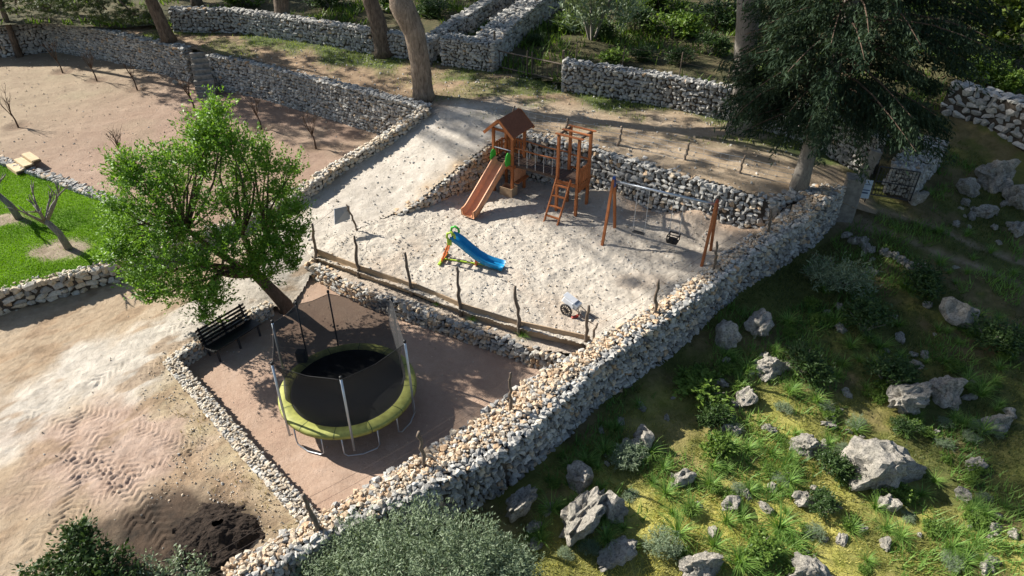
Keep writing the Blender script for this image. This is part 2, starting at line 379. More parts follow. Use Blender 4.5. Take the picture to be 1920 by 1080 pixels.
def zf_play(x, y):
    z = z_play(x, y)
    db, sb, ob = dist_line(x, y, BK[1:])
    heap = np.exp(-np.maximum(db - 0.45, 0) / 0.75) * (0.45 + 0.35 * noise2(x * .9, y * .9, 5)) * sstep(2.2, 4.0, sb)
    dr, _, _ = dist_line(x, y, RWi[6:])
    heap2 = 0.35 * np.exp(-np.maximum(dr - .2, 0) / 0.5)
    lump = fbm(x, y, 2.6, 4, 21, .62)
    rx, ry = x * .83 + y * .56, y * .83 - x * .56
    foot = np.abs(noise2(rx * 5, ry * 5, 31)) * .020 + np.abs(noise2(x * 11 + ry, y * 11 - rx, 32)) * .020
    left, _, _ = dist_line(x, y, [at(560, 440, .7)[:2], at(610, 400, .8)[:2], at(740, 392, .95)[:2]])
    return z + heap + heap2 + 0.028 * lump - foot * .8 - 0.14 * np.exp(-(left / .35) ** 2)
def play_red(x, y):
    db, sb, _ = dist_line(x, y, BK[1:])
    return np.clip(np.exp(-np.maximum(db - .4, 0) / .5) * sstep(3, 5, sb) * .7 + .25 * sstep(.3, .8, fbm(x, y, .5, 3, 8)), 0, .8)
play_poly = [PL[0] + [-.15, 0, 0], at(560, 440, .7), at(610, 400, .8), at(740, 392, .95), RMP[0], RMP[1], RMP[2], RMP[3], BK[1], BK[2], BK[3], BK[4], BK[5], RWc[11], RWc[10], RWc[9], RWc[8], RWc[7], RWc[6], RWc[5], PL[5] - [.05, .08, 0], PL[4] - [.03, .05, 0], PL[3] - [.03, .05, 0], PL[2] - [.03, .05, 0], PL[1] - [.03, .05, 0]]
region('playground_sand', play_poly, zf_play, 0.045, SAND, {'red': play_red})
# ledge of sand between planks and the terrace wall
led = [PL[0] + [-.2, .2, 0], PL[1] + [.06, .1, 0], PL[2] + [.06, .1, 0], PL[3] + [.06, .1, 0], PL[4] + [.06, .1, 0], PL[5] + [.3, .2, 0], RT[4] + [.2, .3, 0], RT[3], RT[2], RT[1], RT[0]]
region('sand_ledge', led, lambda x, y: 0.56 + 0.03 * fbm(x, y, 2, 4, 4), 0.06, SAND, {'red': lambda x, y: .35 + 0 * x})

PALE = [at(*p)[:2] for p in [(60, 760, .2), (200, 690, .3), (330, 640, .4), (440, 580, .45), (540, 480, .6), (620, 400, .8), (740, 320, 1.6), (860, 232, 2.7)]]
TRACKS = [[(60, 1010), (180, 930), (260, 880), (330, 850), (365, 845)], [(255, 985), (215, 900), (160, 830), (110, 790), (60, 770)], [(310, 1015), (270, 930), (215, 850), (165, 800)],
          [(150, 770), (220, 790), (290, 815), (365, 850)], [(20, 940), (90, 900), (170, 880), (230, 890)], [(180, 720), (250, 670), (330, 620), (400, 590)], [(215, 740), (290, 690), (370, 640), (440, 600)], [(110, 985), (150, 900), (130, 830), (160, 770)], [(40, 860), (110, 850), (190, 870), (250, 930)]]
TRACKS = [[at(a, b, .25)[:2] for a, b in t] for t in TRACKS]
def zf_road(x, y):
    z = z_road(x, y) + 0.02 * fbm(x, y, 1.6, 4, 41)
    near = y < 21
    tr = np.zeros_like(x)
    if near.any():
        xn, yn = x[near], y[near]; t_ = np.zeros_like(xn)
        for k, t in enumerate(TRACKS):
            d, s_, o = dist_line(xn, yn, t)
            wob = noise2(xn * 1.3, yn * 1.3, 60 + k); m = np.exp(-(np.maximum(d - .15, 0) / .07) ** 2) * sstep(-.35, .25, wob + .25)
            t_ += m * (0.017 * np.tanh(2.2 * np.sin(2 * np.pi * (s_ + np.abs(o) * .9) / (.16 + .02 * (k % 3)))) - .006)
        tr[near] = np.clip(t_, -.06, .06)
    lump = 0.006 * noise2(x * 7, y * 7, 77) + .007 * noise2(x * 15, y * 15, 78)
    heap = (at(410, 985, .1), 1.05); d = np.hypot((x - heap[0][0]) / 1.25, y - heap[0][1])
    dt = np.hypot(*(at(530, 572, .3)[:2, None] - np.array([x, y]))) if False else None
    return z + tr + lump
def a_pale(x, y):
    d, _, _ = dist_line(x, y, PALE); n = fbm(x, y, .8, 5, 51)
    wd = 1.5 + 0.9 * sstep(20, 26, y)
    return np.clip(1 - sstep(wd * .55, wd * 1.35, d + n * .7), 0, 1) * (1 - sstep(28.2, 29.4, y + n * .4))
def a_red(x, y):
    c = at(200, 850, .2); d = np.hypot((x - c[0]) / 2.6, (y - c[1]) / 2.1); return np.clip(1 - sstep(.5, 1.15, d + .25 * fbm(x, y, .9, 4, 52)), 0, 1) * .8
def a_straw(x, y):
    d, _, o = dist_line(x, y, [p[:2] for p in LW]); n = fbm(x, y, 1.5, 4, 53); return np.clip(1 - sstep(.2, 1.2, d + n * .8), 0, 1) * .7
DKP = [at(*p, .1)[:2] for p in [(150, 1010), (260, 955), (300, 938), (385, 918), (402, 945), (470, 958), (492, 990), (475, 1045), (400, 1100), (130, 1100)]]
GRV = [at(*p, .25)[:2] for p in [(345, 850), (400, 870), (450, 900), (520, 985), (500, 990), (480, 955), (400, 935), (388, 915), (305, 925)]]
def soft(x, y, poly, wd):
    d, _, _ = dist_line(x, y, list(poly) + [poly[0]]); return sstep(-wd, wd, np.where(inside(x, y, poly), d, -d) + wd * .9 * fbm(x, y, 1.8, 4, 58))
def a_dark(x, y): return soft(x, y, DKP, .22) * (.82 + .16 * sstep(-.4, .4, fbm(x, y, .9, 4, 54)))
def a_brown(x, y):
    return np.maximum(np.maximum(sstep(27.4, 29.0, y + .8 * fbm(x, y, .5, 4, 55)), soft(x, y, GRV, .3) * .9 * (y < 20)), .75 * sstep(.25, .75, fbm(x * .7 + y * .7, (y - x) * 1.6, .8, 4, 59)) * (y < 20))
def a_grassy(x, y):
    d, _, _ = dist_line(x, y, [p[:2] for p in FARL]); n = fbm(x, y, .45, 5, 56)
    return np.clip((1 - sstep(.4, 2.4, d + n * 1.4)) + sstep(.05, .6, fbm(x * .6, y * 1.5, .5, 4, 57)) * .8 * sstep(26, 28, y + .35 * x) * sstep(-6, 1, x) + sstep(.2, .7, fbm(x, y, .35, 4, 57)) * .6 * sstep(29, 31, y), 0, 1)
W1 = line([(330, 55, 3.1), (450, 58, 3.1), (560, 75, 3.1), (700, 98, 3.05), (790, 112, 3.0)])     # bases of the far walls
W2 = line([(838, 120, 3.0), (932, 134, 3.0)])
W3 = line([(1058, 168, 3.0), (1220, 194, 2.9), (1380, 226, 2.8), (1500, 262, 2.7), (1640, 320, 2.4)])
FARL = np.vstack([W1, W2, W3])
road_at = {'pale': a_pale, 'red': a_red, 'straw': a_straw, 'dark': a_dark, 'brown': a_brown, 'grassy': a_grassy}
YS = 20.0
lo = [(-30, 4), (-3.5, 4), LW[3][:2] + [0.4, -.6], LW[3][:2], LW[2][:2], LW[1][:2], BW[2][:2], BW[1][:2], BW[0][:2], at(548, 572, .1)[:2], at(585, 520, .1)[:2], (RT[0][0], YS), LNW[3][:2], LNW[2][:2], LNW[1][:2], LNW[0][:2], (-30, LNW[0][1])]
lo = [(x, min(y, YS)) for x, y in lo]
region('dirt_road', [(max(x, -17), y) for x, y in lo], zf_road, 0.04, ROAD, road_at)
up = [(-13.2, YS), (RT[0][0] + .1, YS), PL[0][:2] + [.1, .2], at(620, 450, .8)[:2], at(745, 396, .95)[:2], RMP[0][:2], RMP[1][:2], RMP[2][:2], RMP[3][:2], BK[1][:2], BK[2][:2], BK[3][:2], BK[4][:2], BK[5][:2], at(1640, 400, 1.8)[:2], at(1680, 350, 2.2)[:2], W3[4][:2], W3[3][:2] + [0, .2], W3[2][:2] + [0, .2], W3[1][:2] + [0, .2], W3[0][:2] + [0, .2], at(1040, 130, 3)[:2], at(940, 100, 3.1)[:2], W2[1][:2] + [0, .2], W2[0][:2] + [0, .2], at(838, 80, 3)[:2], W1[4][:2] + [0, .2], W1[3][:2] + [0, .2], W1[2][:2] + [0, .2], W1[1][:2] + [0, .2], W1[0][:2] + [0, .2], (-34, 46), (-38, 45), ORW3[2][:2], ORW3[1][:2], ORW2[3][:2], ORW2[2][:2], ORW2[1][:2], ORW2[0][:2], ORW[4][:2], ORW[3][:2], ORW[2][:2], ORW[1][:2], RPL[0][:2], RPL[1][:2], RPL[2][:2], RPL[3][:2], LNW[4][:2], LNW[3][:2], LNW[2][:2]]
up = [(x, max(y, YS)) for x, y in up]
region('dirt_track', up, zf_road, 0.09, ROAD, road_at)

SAPS = [(118, 137), (182, 152), (257, 167), (33, 235), (235, 305), (365, 205), (490, 240), (592, 275)]
SAPW = [at(*p, 1.1) for p in SAPS]
def zf_orch(x, y):
    z = 1.05 + 0.03 * fbm(x, y, .5, 4, 61) + .012 * fbm(x, y, 3, 3, 62) + .12 * sstep(33, 40, y)
    for c in SAPW:
        d = np.hypot(x - c[0], y - c[1]); z = z - .05 * np.exp(-(d / .42) ** 2) + .03 * np.exp(-((d - .72) / .2) ** 2)
    return z
def a_basin(x, y):
    r = 0 * x
    for c in SAPW: r = np.maximum(r, .85 * np.exp(-(np.hypot(x - c[0], y - c[1]) / .6) ** 4))
    return r
orch_poly = [RPL[3], RPL[2], RPL[1], RPL[0], ORW[1], ORW[2], ORW[3], ORW[4], at(375, 105, 2.0), ORW2[0], ORW2[1], ORW2[2], ORW2[3], ORW3[1], ORW3[2], (-45, 40), (-38, 24), LOW[0], LOW[1], LOW[2], LOW[3], LNW[4], LNW[5]]
region('orchard_soil', orch_poly, zf_orch, 0.14, ORCH, {'tan': lambda x, y: np.clip(sstep(-16, -26, x - .25 * (y - 30)) * .7 + .3 * sstep(.2, .9, fbm(x, y, .4, 3, 9)), 0, 1), 'dark': a_basin})
LT = [at(130, 465, 1.0), at(36, 408, 1.0)]
lawn_poly = [LNW[0], LNW[1], LNW[2], LNW[3], LOW[3], LOW[2], LOW[1], LOW[0], (-40, 24), (-30, 17)]
def a_soil(x, y):
    r = 0 * x; n = fbm(x, y, 1.5, 4, 63)
    for c, s_ in zip(LT, (1.0, .7)): r = np.maximum(r, 1 - sstep(.55, 1.05, np.hypot((x - c[0] + .2) / 1.25 / s_, (y - c[1] + .1) / .8 / s_) + n * .25))
    return r
zf_lawn = lambda x, y: 0.97 + .04 * fbm(x, y, .7, 3, 64)
region('lawn', lawn_poly, zf_lawn, 0.12, LAWN, {'soil': a_soil})

RUTS = [[at(*p)[:2] for p in q] for q in ([(1630, 385, 1.8), (1720, 405, 1.8), (1820, 445, 1.6), (1960, 500, 1.4)], [(1605, 405, 1.7), (1690, 440, 1.5), (1800, 480, 1.35), (1960, 545, 1.2)])]
def zf_hill(x, y):
    z = z_hill(x, y) + .10 * fbm(x, y, .45, 4, 71) + .04 * fbm(x, y, 2.2, 4, 72, .6)
    for r in RUTS:
        d, _, _ = dist_line(x, y, r); z = z - .06 * np.exp(-(d / .22) ** 2)
    return z
def a_path(x, y):
    r = 0 * x; n = fbm(x, y, 1.6, 3, 73)
    for q in RUTS:
        d, _, _ = dist_line(x, y, q); r = np.maximum(r, np.exp(-((d + .05 * n) / .17) ** 2))
    c = at(1600, 400, 1.7); return np.clip(r + np.exp(-(np.hypot(x - c[0], y - c[1]) / .9) ** 2), 0, 1) * .9
SUN_PATCH = [at(*p)[:2] for p in [(1240, 745, .1), (1330, 700, .2), (1430, 700, .2), (1600, 745, .1), (1760, 870, 0), (1940, 1010, -.2), (1960, 1120, -.3), (960, 1120, -.6), (930, 980, -.5), (1060, 850, -.2)]]  # sunlit part of the slope, painted into ground and blade colour
def a_sun_patch(x, y):
    d, _, _ = dist_line(x, y, list(SUN_PATCH) + [SUN_PATCH[0]]); return sstep(-.5, .8, np.where(inside(x, y, SUN_PATCH), d, -d) + .7 * fbm(x, y, .7, 4, 76))
FWR = line([(1764, 214, 2.7), (1850, 236, 2.7), (1925, 268, 2.7), (2050, 310, 2.8)])
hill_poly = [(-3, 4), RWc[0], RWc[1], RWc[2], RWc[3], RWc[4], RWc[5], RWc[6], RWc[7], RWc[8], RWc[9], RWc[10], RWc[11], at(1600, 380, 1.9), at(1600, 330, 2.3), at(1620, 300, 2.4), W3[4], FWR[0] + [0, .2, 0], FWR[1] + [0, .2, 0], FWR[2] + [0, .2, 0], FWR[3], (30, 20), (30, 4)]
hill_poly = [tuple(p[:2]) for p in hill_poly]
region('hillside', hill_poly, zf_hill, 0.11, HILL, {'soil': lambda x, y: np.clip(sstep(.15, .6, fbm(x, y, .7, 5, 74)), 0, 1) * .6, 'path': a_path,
       'sunlit_moss': lambda x, y: (.35 + .65 * sstep(-.3, .4, fbm(x + 9, y, .5, 4, 75))) * (.12 + .85 * a_sun_patch(x, y))})  # turf painted brighter inside the sunlit patch, left dark outside
def zf_for(x, y): 
    z = 3.15 + .02 * np.maximum(y - 40, 0) + .12 * fbm(x, y, .3, 3, 81) + .9 * sstep(14, 22, x) * sstep(24, 32, y)
    d, _, _ = dist_line(x, y, [W3[3][:2], W3[4][:2], FWR[0][:2]]); t = np.exp(-(d / 1.4) ** 2); return z * (1 - t) + (z_hill(x, y) - .06) * t
fpoly = [(-90, 45), W1[0], W1[1], W1[2], W1[3], W1[4], W2[0], W2[1], W3[0], W3[1], W3[2], W3[3], W3[4], FWR[0], FWR[1], FWR[2], FWR[3], (60, 24), (90, 40), (120, 140), (-120, 140)]
region('forest_ground', [tuple(p[:2]) for p in fpoly], zf_for, 0.45, FOREST)
far = fast_mesh('land', np.array([[-1500, -600, -1.9], [1500, -600, -1.9], [1500, 2500, -1.9], [-1500, 2500, -1.9]]), np.array([[0, 1, 2, 3]]))
tag(link('land', far, FOREST), kind='structure')

# ------------------------------------------------------------------ stones
def hull_stone(seed):
    r = np.random.default_rng(seed); bm = bmesh.new()
    for _ in range(15):
        p = r.normal(size=3); p /= np.abs(p / np.linalg.norm(p)).max() ** .68 * np.linalg.norm(p); p *= .5 * r.uniform(.82, 1.05)
        bm.verts.new(p)
    h = bmesh.ops.convex_hull(bm, input=bm.verts); bmesh.ops.delete(bm, geom=[v for v in bm.verts if not v.link_faces], context='VERTS')
    bmesh.ops.triangulate(bm, faces=bm.faces); bm.verts.ensure_lookup_table(); bm.verts.index_update()
    V = np.array([v.co for v in bm.verts]); F = np.array([[v.index for v in f.verts] for f in bm.faces]); bm.free()
    V = V - (V.max(0) + V.min(0)) / 2; V = V / (V.max(0) - V.min(0)); return V, F
HULLS = [hull_stone(100 + i) for i in range(14)]
_sm = {}
def stone_mesh(k, tone):
    b = min(int(tone * 10), 9); key = (k, b)
    if key not in _sm:
        V, F = HULLS[k]; me = fast_mesh('stone', V, F, False, {'tone': np.full(len(V), (b + .5) / 10)}); me.materials.append(STONE); _sm[key] = me
    return _sm[key]
def rotm(e):
    """Nx3 XYZ euler -> Nx3x3"""
    cx, cy, cz = np.cos(e.T); sx, sy, sz = np.sin(e.T); n = len(e); M = np.empty((n, 3, 3))
    M[:, 0, 0] = cy * cz; M[:, 0, 1] = sx * sy * cz - cx * sz; M[:, 0, 2] = cx * sy * cz + sx * sz
    M[:, 1, 0] = cy * sz; M[:, 1, 1] = sx * sy * sz + cx * cz; M[:, 1, 2] = cx * sy * sz - sx * cz
    M[:, 2, 0] = -sy; M[:, 2, 1] = sx * cy; M[:, 2, 2] = cx * cy
    return M
def joined_stones(name, pos, eul, scl, kk, tone, parent, origin):
    Vs, Fs, Ts, b = [], [], [], 0; M = rotm(eul)
    for k in range(len(HULLS)):
        m = np.where(kk == k)[0]
        if not len(m): continue
        V, F = HULLS[k]; W = np.einsum('nij,nvj->nvi', M[m], V[None] * scl[m][:, None, :]) + pos[m][:, None, :] - origin
        nv = len(V); Vs.append(W.reshape(-1, 3)); Fs.append((F[None] + (np.arange(len(m)) * nv)[:, None, None] + b).reshape(-1, 3)); Ts.append(np.repeat(tone[m], nv)); b += nv * len(m)
    if not Vs: return None
    me = fast_mesh(name, np.vstack(Vs), np.vstack(Fs), False, {'tone': np.concatenate(Ts)})
    return tag(link(name, me, STONE, parent), kind='stuff')
def emit_stones(parent, st, n_ind, origin):
    pos = np.array([s[0] for s in st]); eul = np.array([s[1] for s in st]); scl = np.array([s[2] for s in st]); tone = np.clip(np.array([s[3] for s in st]), 0, .999); vis = np.array([s[4] for s in st])
    kk = rng.integers(0, len(HULLS), len(st)); px, py, dep = project(pos)
    size = np.sort(scl, 1)[:, 1:].mean(1) * FPX / dep * vis * ((px > -10) & (px < 1930) & (py > -10) & (py < 1090))
    order = np.argsort(-size); ind = order[:n_ind]; ind = ind[size[ind] > 7.0]; mask = np.zeros(len(st), bool); mask[ind] = True
    for i in ind:
        o = bpy.data.objects.new('stone', stone_mesh(int(kk[i]), float(tone[i]))); COL.objects.link(o); o.parent = parent
        o.location = pos[i] - origin; o.rotation_euler = eul[i]; o.scale = scl[i]
    r = ~mask
    if r.any(): joined_stones('small_stones', pos[r], eul[r], scl[r], kk[r], tone[r], parent, origin)

def tone_of(ochre, dark=0.0, pale=False):
    u = random.random()
    if pale: return random.uniform(.6, .78) if u > .15 else random.uniform(.25, .9)
    if u < ochre: return random.uniform(.66, 1.0)
    if u > 1 - dark: return random.uniform(0.0, .2)
    return random.betavariate(2.2, 2) * .5 + .12
def stone_wall(name, label, P, thick, zL, zR, size=.2, sides='LR', top='flat', ochre=.08, ochre_top=None, n_ind=300, cat='wall', depth=.2, ends='', dark=.0, tops=1.0, pale=False, dark_face=None):
    """P: Nx3 centre line at top height; zL/zR base heights each side (list or number); thick may be a list"""
    P = np.asarray(P, float); n = len(P); seg = np.hypot(*np.diff(P[:, :2], axis=0).T); cs = np.r_[0, np.cumsum(seg)]; L = cs[-1]
    th = np.full(n, thick, float) if np.isscalar(thick) else np.array(thick, float)
    zl = np.full(n, zL, float) if np.isscalar(zL) else np.array(zL, float); zr = np.full(n, zR, float) if np.isscalar(zR) else np.array(zR, float)
    def samp(s):
        i = min(max(np.searchsorted(cs, s) - 1, 0), n - 2); t = (s - cs[i]) / max(seg[i], 1e-6); d = (P[i + 1, :2] - P[i, :2]) / seg[i]
        p = P[i] * (1 - t) + P[i + 1] * t; j = lambda a: a[i] * (1 - t) + a[i + 1] * t
        return p, d, np.array([-d[1], d[0]]), j(th), j(zl), j(zr)
    origin = np.array([P[0][0], P[0][1], min(zl[0], zr[0])]); ns = max(int(L / .25), 1) + 1; V = []; F = []
    for i in range(ns):
        p, d, nn, t, a, b = samp(L * i / (ns - 1)); h = max(t / 2 - .07, .03); zt = p[2] - .06 + random.uniform(-.02, .02)
        for s_, zb in ((1, a), (-1, b)):
            q = p[:2] + nn * s_ * h; V += [(q[0], q[1], min(zb, zt) - .35), (q[0], q[1], zt)]
    for i in range(ns - 1):
        a = i * 4; b = a + 4; F += [(a, a + 1, b + 1, b), (a + 1, a + 3, b + 3, b + 1), (a + 3, a + 2, b + 2, b + 3)]
    F += [(0, 2, 3, 1), ((ns - 1) * 4 + 0, (ns - 1) * 4 + 1, (ns - 1) * 4 + 3, (ns - 1) * 4 + 2)]
    o = link(name, fast_mesh(name, np.array(V) - origin, np.array(F)), CORE); o.location = origin; tag(o, label, cat, kind='thing')
    st = []
    for sd_ in sides:
        sg = 1 if sd_ == 'L' else -1; zb = zl if sd_ == 'L' else zr; z = zb.min() - .12; zmax = P[:, 2].max()
        while z < zmax:
            h = size * random.uniform(.6, 1.0); s_ = random.uniform(-size, 0)
            while s_ < L:
                wd = size * random.choice((random.uniform(.7, 1.1), random.uniform(1.0, 1.7))); c = s_ + wd / 2; s_ += wd * .97
                if c < 0 or c > L: continue
                p, d, nn, t, a, b = samp(c); zz = z + h / 2 + random.uniform(-.2, .2) * h
                if zz > p[2] - h * .2 or zz < (a if sg > 0 else b) - .18: continue
                q = p[:2] + nn * sg * (t / 2 - depth * .40 + random.uniform(-.014, .014)); ang = math.atan2(d[1], d[0])
                v = np.array([q[0], q[1], zz]); face = float((nn * sg) @ (-v[:2]) + 0 * zz > 0)
                st.append((v, (random.uniform(-.1, .1), random.uniform(-.25, .25), ang + random.uniform(-.1, .1)), (wd * 1.03, depth * random.uniform(.9, 1.2), h * random.uniform(1.02, 1.2)), tone_of(ochre, dark if dark_face is None else dark_face, pale and random.random() < .7), face))
            z += h * .95
    ot = ochre if ochre_top is None else ochre_top
    if top:
        k = {'flat': 1.0, 'rubble': .75}[top]; s_ = 0
        while s_ < L:
            stp = size * k * tops * random.uniform(.65, 1.1); p, d, nn, t, a, b = samp(min(s_ + stp / 2, L)); x = -t / 2 + .02; ang = math.atan2(d[1], d[0])
            while x < t / 2 - .02:
                if top == 'flat': wd = size * k * tops * random.uniform(.6, 1.35); hz = size * random.uniform(.35, .6); oc = ot; ln_ = stp * 1.2; edge = 0
                else:
                    f_ = (x + t / 2) / t                     # 0 at the outer edge, 1 at the inner edge
                    edge = f_ < .22 or f_ > .93
                    wd = size * (random.uniform(.5, 1.05) if edge else random.choice((random.uniform(.28, .5), random.uniform(.35, .6), random.uniform(.5, .95))))
                    hz = wd * random.uniform(.6, .95); ln_ = wd * random.uniform(.9, 1.5); oc = .10 if f_ < .2 else (ot * sstep(.15, .4, f_) if f_ < .93 else .35)
                nrep = 1 if top == 'flat' or edge else 2
                for rp_ in range(nrep):
                    q = p[:2] + nn * (x + wd / 2) + d * (random.uniform(-.06, .06) + rp_ * .09 - (nrep - 1) * .045)
                    st.append((np.array([q[0], q[1], p[2] - .06 + random.uniform(-.03, .05) + (random.uniform(0, .05) + .05 * (1 - abs(2 * (x + wd / 2) / t)) if top == 'rubble' else 0)]),
                           (random.uniform(-.35, .35) * (.35 if pale else 1), random.uniform(-.35, .35) * (.35 if pale else 1), ang + (random.uniform(-.4, .4) if top == 'flat' else random.uniform(-3, 3))),
                           (ln_, wd * 1.15, hz), tone_of(oc, dark, pale), 1.0))
                x += wd * (.95 if top == 'flat' else .88)
            s_ += stp * .92
    for e in ends:
        s_ = 0 if e == 'S' else L; p, d, nn, t, a, b = samp(s_); z = min(a, b) - .1; dd = d * (-1 if e == 'S' else 1)
        while z < p[2] - .05:
            h = size * random.uniform(.7, 1.0); x = -t / 2
            while x < t / 2 - .05:
                wd = size * random.uniform(.8, 1.5); q = p[:2] + nn * (x + wd / 2) + dd * (-.02)
                st.append((np.array([q[0], q[1], z + h / 2]), (random.uniform(-.15, .15), random.uniform(-.25, .25), math.atan2(nn[1], nn[0]) + random.uniform(-.15, .15)), (wd * 1.1, depth, h * 1.2), tone_of(ochre, dark), float(dd @ (-p[:2]) > 0))); x += wd
            z += h * .95
    emit_stones(o, st, n_ind, origin)
    return o

tw = [float(np.hypot(*(a - b)[:2])) for a, b in zip(RWi, RWo)]
nR = len(RWc); zh = [float(z_hill(np.array([p[0]]), np.array([p[1]]))[0]) for p in RWo]
stone_wall('dry_stone_wall', 'broad dry stone boundary wall with ochre rubble top running diagonally beside the grassy slope', RWc, [max(t * .86, .7) for t in tw],
           [.0, 0, 0, .0, 0, .75, .85, .95, 1.0, 1.1, 1.2, 2.2], [z - .05 for z in zh], size=.155, sides='LR', top='rubble', ochre=.12, ochre_top=.85, n_ind=300, depth=.24, dark=.05, ends='E', dark_face=.1)
stone_wall('retaining_wall', 'low ochre retaining wall of small stones between trampoline terrace and plank fence', RT - [0, 0, .02], .34, .55, -.02, size=.15, sides='R', top='flat', ochre=.38, n_ind=260, depth=.16, ends='S')
stone_wall('ramp_wall', 'ochre stone retaining wall holding up the sandy ramp beside the play tower', RMP - [0, 0, .03], .36, [.9, 1.4, 2.0, 2.5, 2.7], .9, size=.17, sides='R', top='flat', ochre=.5, n_ind=150, depth=.16)
stone_wall('playground_back_wall', 'tall grey stone retaining wall behind the swing and play tower', BK[1:], .5, [2.7, 2.7, 2.6, 2.5, 2.4], .95, size=.19, sides='R', top='flat', ochre=.10, n_ind=300, depth=.22)
stone_wall('terrace_side_wall', 'low narrow stone wall between tyre marked road and trampoline terrace', LW, .38, -.02, .25, size=.11, sides='LR', top='flat', ochre=.28, n_ind=200, depth=.14, tops=.6, pale=True)
stone_wall('bench_wall', 'short low stone wall right behind the black bench', BW, .32, -.02, .4, size=.14, sides='LR', top='flat', ochre=.3, n_ind=120, depth=.14, ends='S', tops=.62, pale=True)
stone_wall('lawn_wall', 'cream stone retaining wall holding the bright green lawn above the road', LNW, .4, .9, .12, size=.27, sides='R', top='flat', ochre=.25, n_ind=200, depth=.2, ends='E', tops=.4, pale=True)
stone_wall('lawn_border_wall', 'thin low stone kerb wall between lawn and reddish orchard soil', LOW, .36, 1.0, .92, size=.16, sides='LR', top='flat', ochre=.12, n_ind=80, depth=.14)
stone_wall('ramp_side_wall', 'low sloping stone wall along the shaded left edge of the ramp', RPL + [0, 0, .12], .4, [2.6, 1.9, 1.4, .85], [1.15, 1.1, 1.05, 1.0], size=.18, sides='LR', top='flat', ochre=.3, n_ind=150, depth=.16, pale=True, tops=.7)
stone_wall('orchard_retaining_wall', 'long high grey stone retaining wall behind the saplings beside the stone steps', ORW, .55, 1.0, 2.7, size=.19, sides='L', top='flat', ochre=.06, n_ind=300, depth=.22, ends='SE')
stone_wall('orchard_far_wall', 'sunlit high stone retaining wall left of the stone steps', ORW2, .55, 1.0, 2.8, size=.2, sides='L', top='flat', ochre=.06, n_ind=200, depth=.22, ends='S')
stone_wall('orchard_corner_wall', 'shaded stone wall closing the far corner of the orchard', ORW3, .5, 1.0, 2.6, size=.22, sides='L', top='flat', ochre=.05, n_ind=120, depth=.22)
hh = np.array([0, 0, 1.25])
stone_wall('track_wall', 'grey stone wall along the far side of the track behind the pine trunks', W1 + hh * .95, .6, 3.1, 3.0, size=.2, sides='R', top='flat', ochre=.02, n_ind=150, depth=.22)
stone_wall('gate_end_wall', 'squat sunless block of stone wall ending left of the rusty field gate', W2 + hh * 1.1, .9, 3.1, 3.0, size=.18, sides='LR', top='flat', ochre=.02, n_ind=110, depth=.22, ends='SE')
stone_wall('field_wall', 'pale grey stone wall running from the field gate to the dark conifer', W3 + hh * 1.05, .6, [3.0, 2.9, 2.8, 2.7, 2.5], [3.0, 2.9, 2.8, 2.7, 2.4], size=.185, sides='R', top='flat', ochre=.03, n_ind=300, depth=.22, ends='S')
stone_wall('forest_wall', 'stone wall running back into the dark wood from the squat block', line([(905, 84, 4.25), (945, 40, 4.3), (990, 5, 4.4), (1040, -35, 4.5)]), 1.3, 3.1, 3.1, size=.26, sides='LR', top='flat', ochre=.02, n_ind=100, depth=.22)
stone_wall('lane_wall', 'shaded stone wall beside the sunken lane in the wood', line([(790, 80, 4.1), (850, 40, 4.2), (930, -10, 4.3), (980, -40, 4.3)]), .6, 3.1, 3.0, size=.26, sides='LR', top='flat', ochre=.0, n_ind=60, depth=.22)
stone_wall('upper_field_wall', 'rough wall of large blue grey stones in deep shade at the right edge', FWR + [0, 0, 1.35], .7, 3.6, 2.6, size=.36, sides='R', top='flat', ochre=.0, n_ind=150, depth=.3)
stone_wall('gate_side_wall', 'rounded rubble wall end behind the open barred gate', line([(1700, 318, 3.0), (1722, 290, 3.05), (1752, 262, 3.1)]), 1.0, 2.1, 2.1, size=.2, sides='LR', top='rubble', ochre=.0, n_ind=80, depth=.2, ends='SE')

# ------------------------------------------------------------------ foliage and trunks
def unit(n):
    v = rng.normal(size=(n, 3)); return v / np.linalg.norm(v, axis=1)[:, None]
def diamonds(C, A, Bv, tone):
    """pointed leaves: centre, half long axis, half short axis"""
    n = len(C); V = np.stack([C - A, C + Bv - A * .1, C + A, C - Bv - A * .1], 1).reshape(-1, 3)
    return V, np.arange(4 * n).reshape(n, 4), np.repeat(tone, 4)
def leaf_cards(C, size, asp=.45, up=.35, dirs=None):
    n = len(C); N = unit(n); N[:, 2] = np.abs(N[:, 2]) + up; N /= np.linalg.norm(N, axis=1)[:, None]
    D = unit(n) if dirs is None else dirs + .5 * unit(n)
    A = D - (D * N).sum(1)[:, None] * N; A /= np.linalg.norm(A, axis=1)[:, None] + 1e-9; Bv = np.cross(N, A)
    sz = size * rng.uniform(.65, 1.25, n); return A * (sz / 2)[:, None], Bv * (sz * asp / 2)[:, None]
def leaf_mesh(name, C, size, asp=.45, up=.35, dirs=None, tone=None):
    A, Bv = leaf_cards(C, size, asp, up, dirs); t = rng.uniform(0, 1, len(C)) if tone is None else np.clip(tone, 0, 1)
    V, F, T = diamonds(C, A, Bv, t); return fast_mesh(name, V, F, False, {'tone': T})
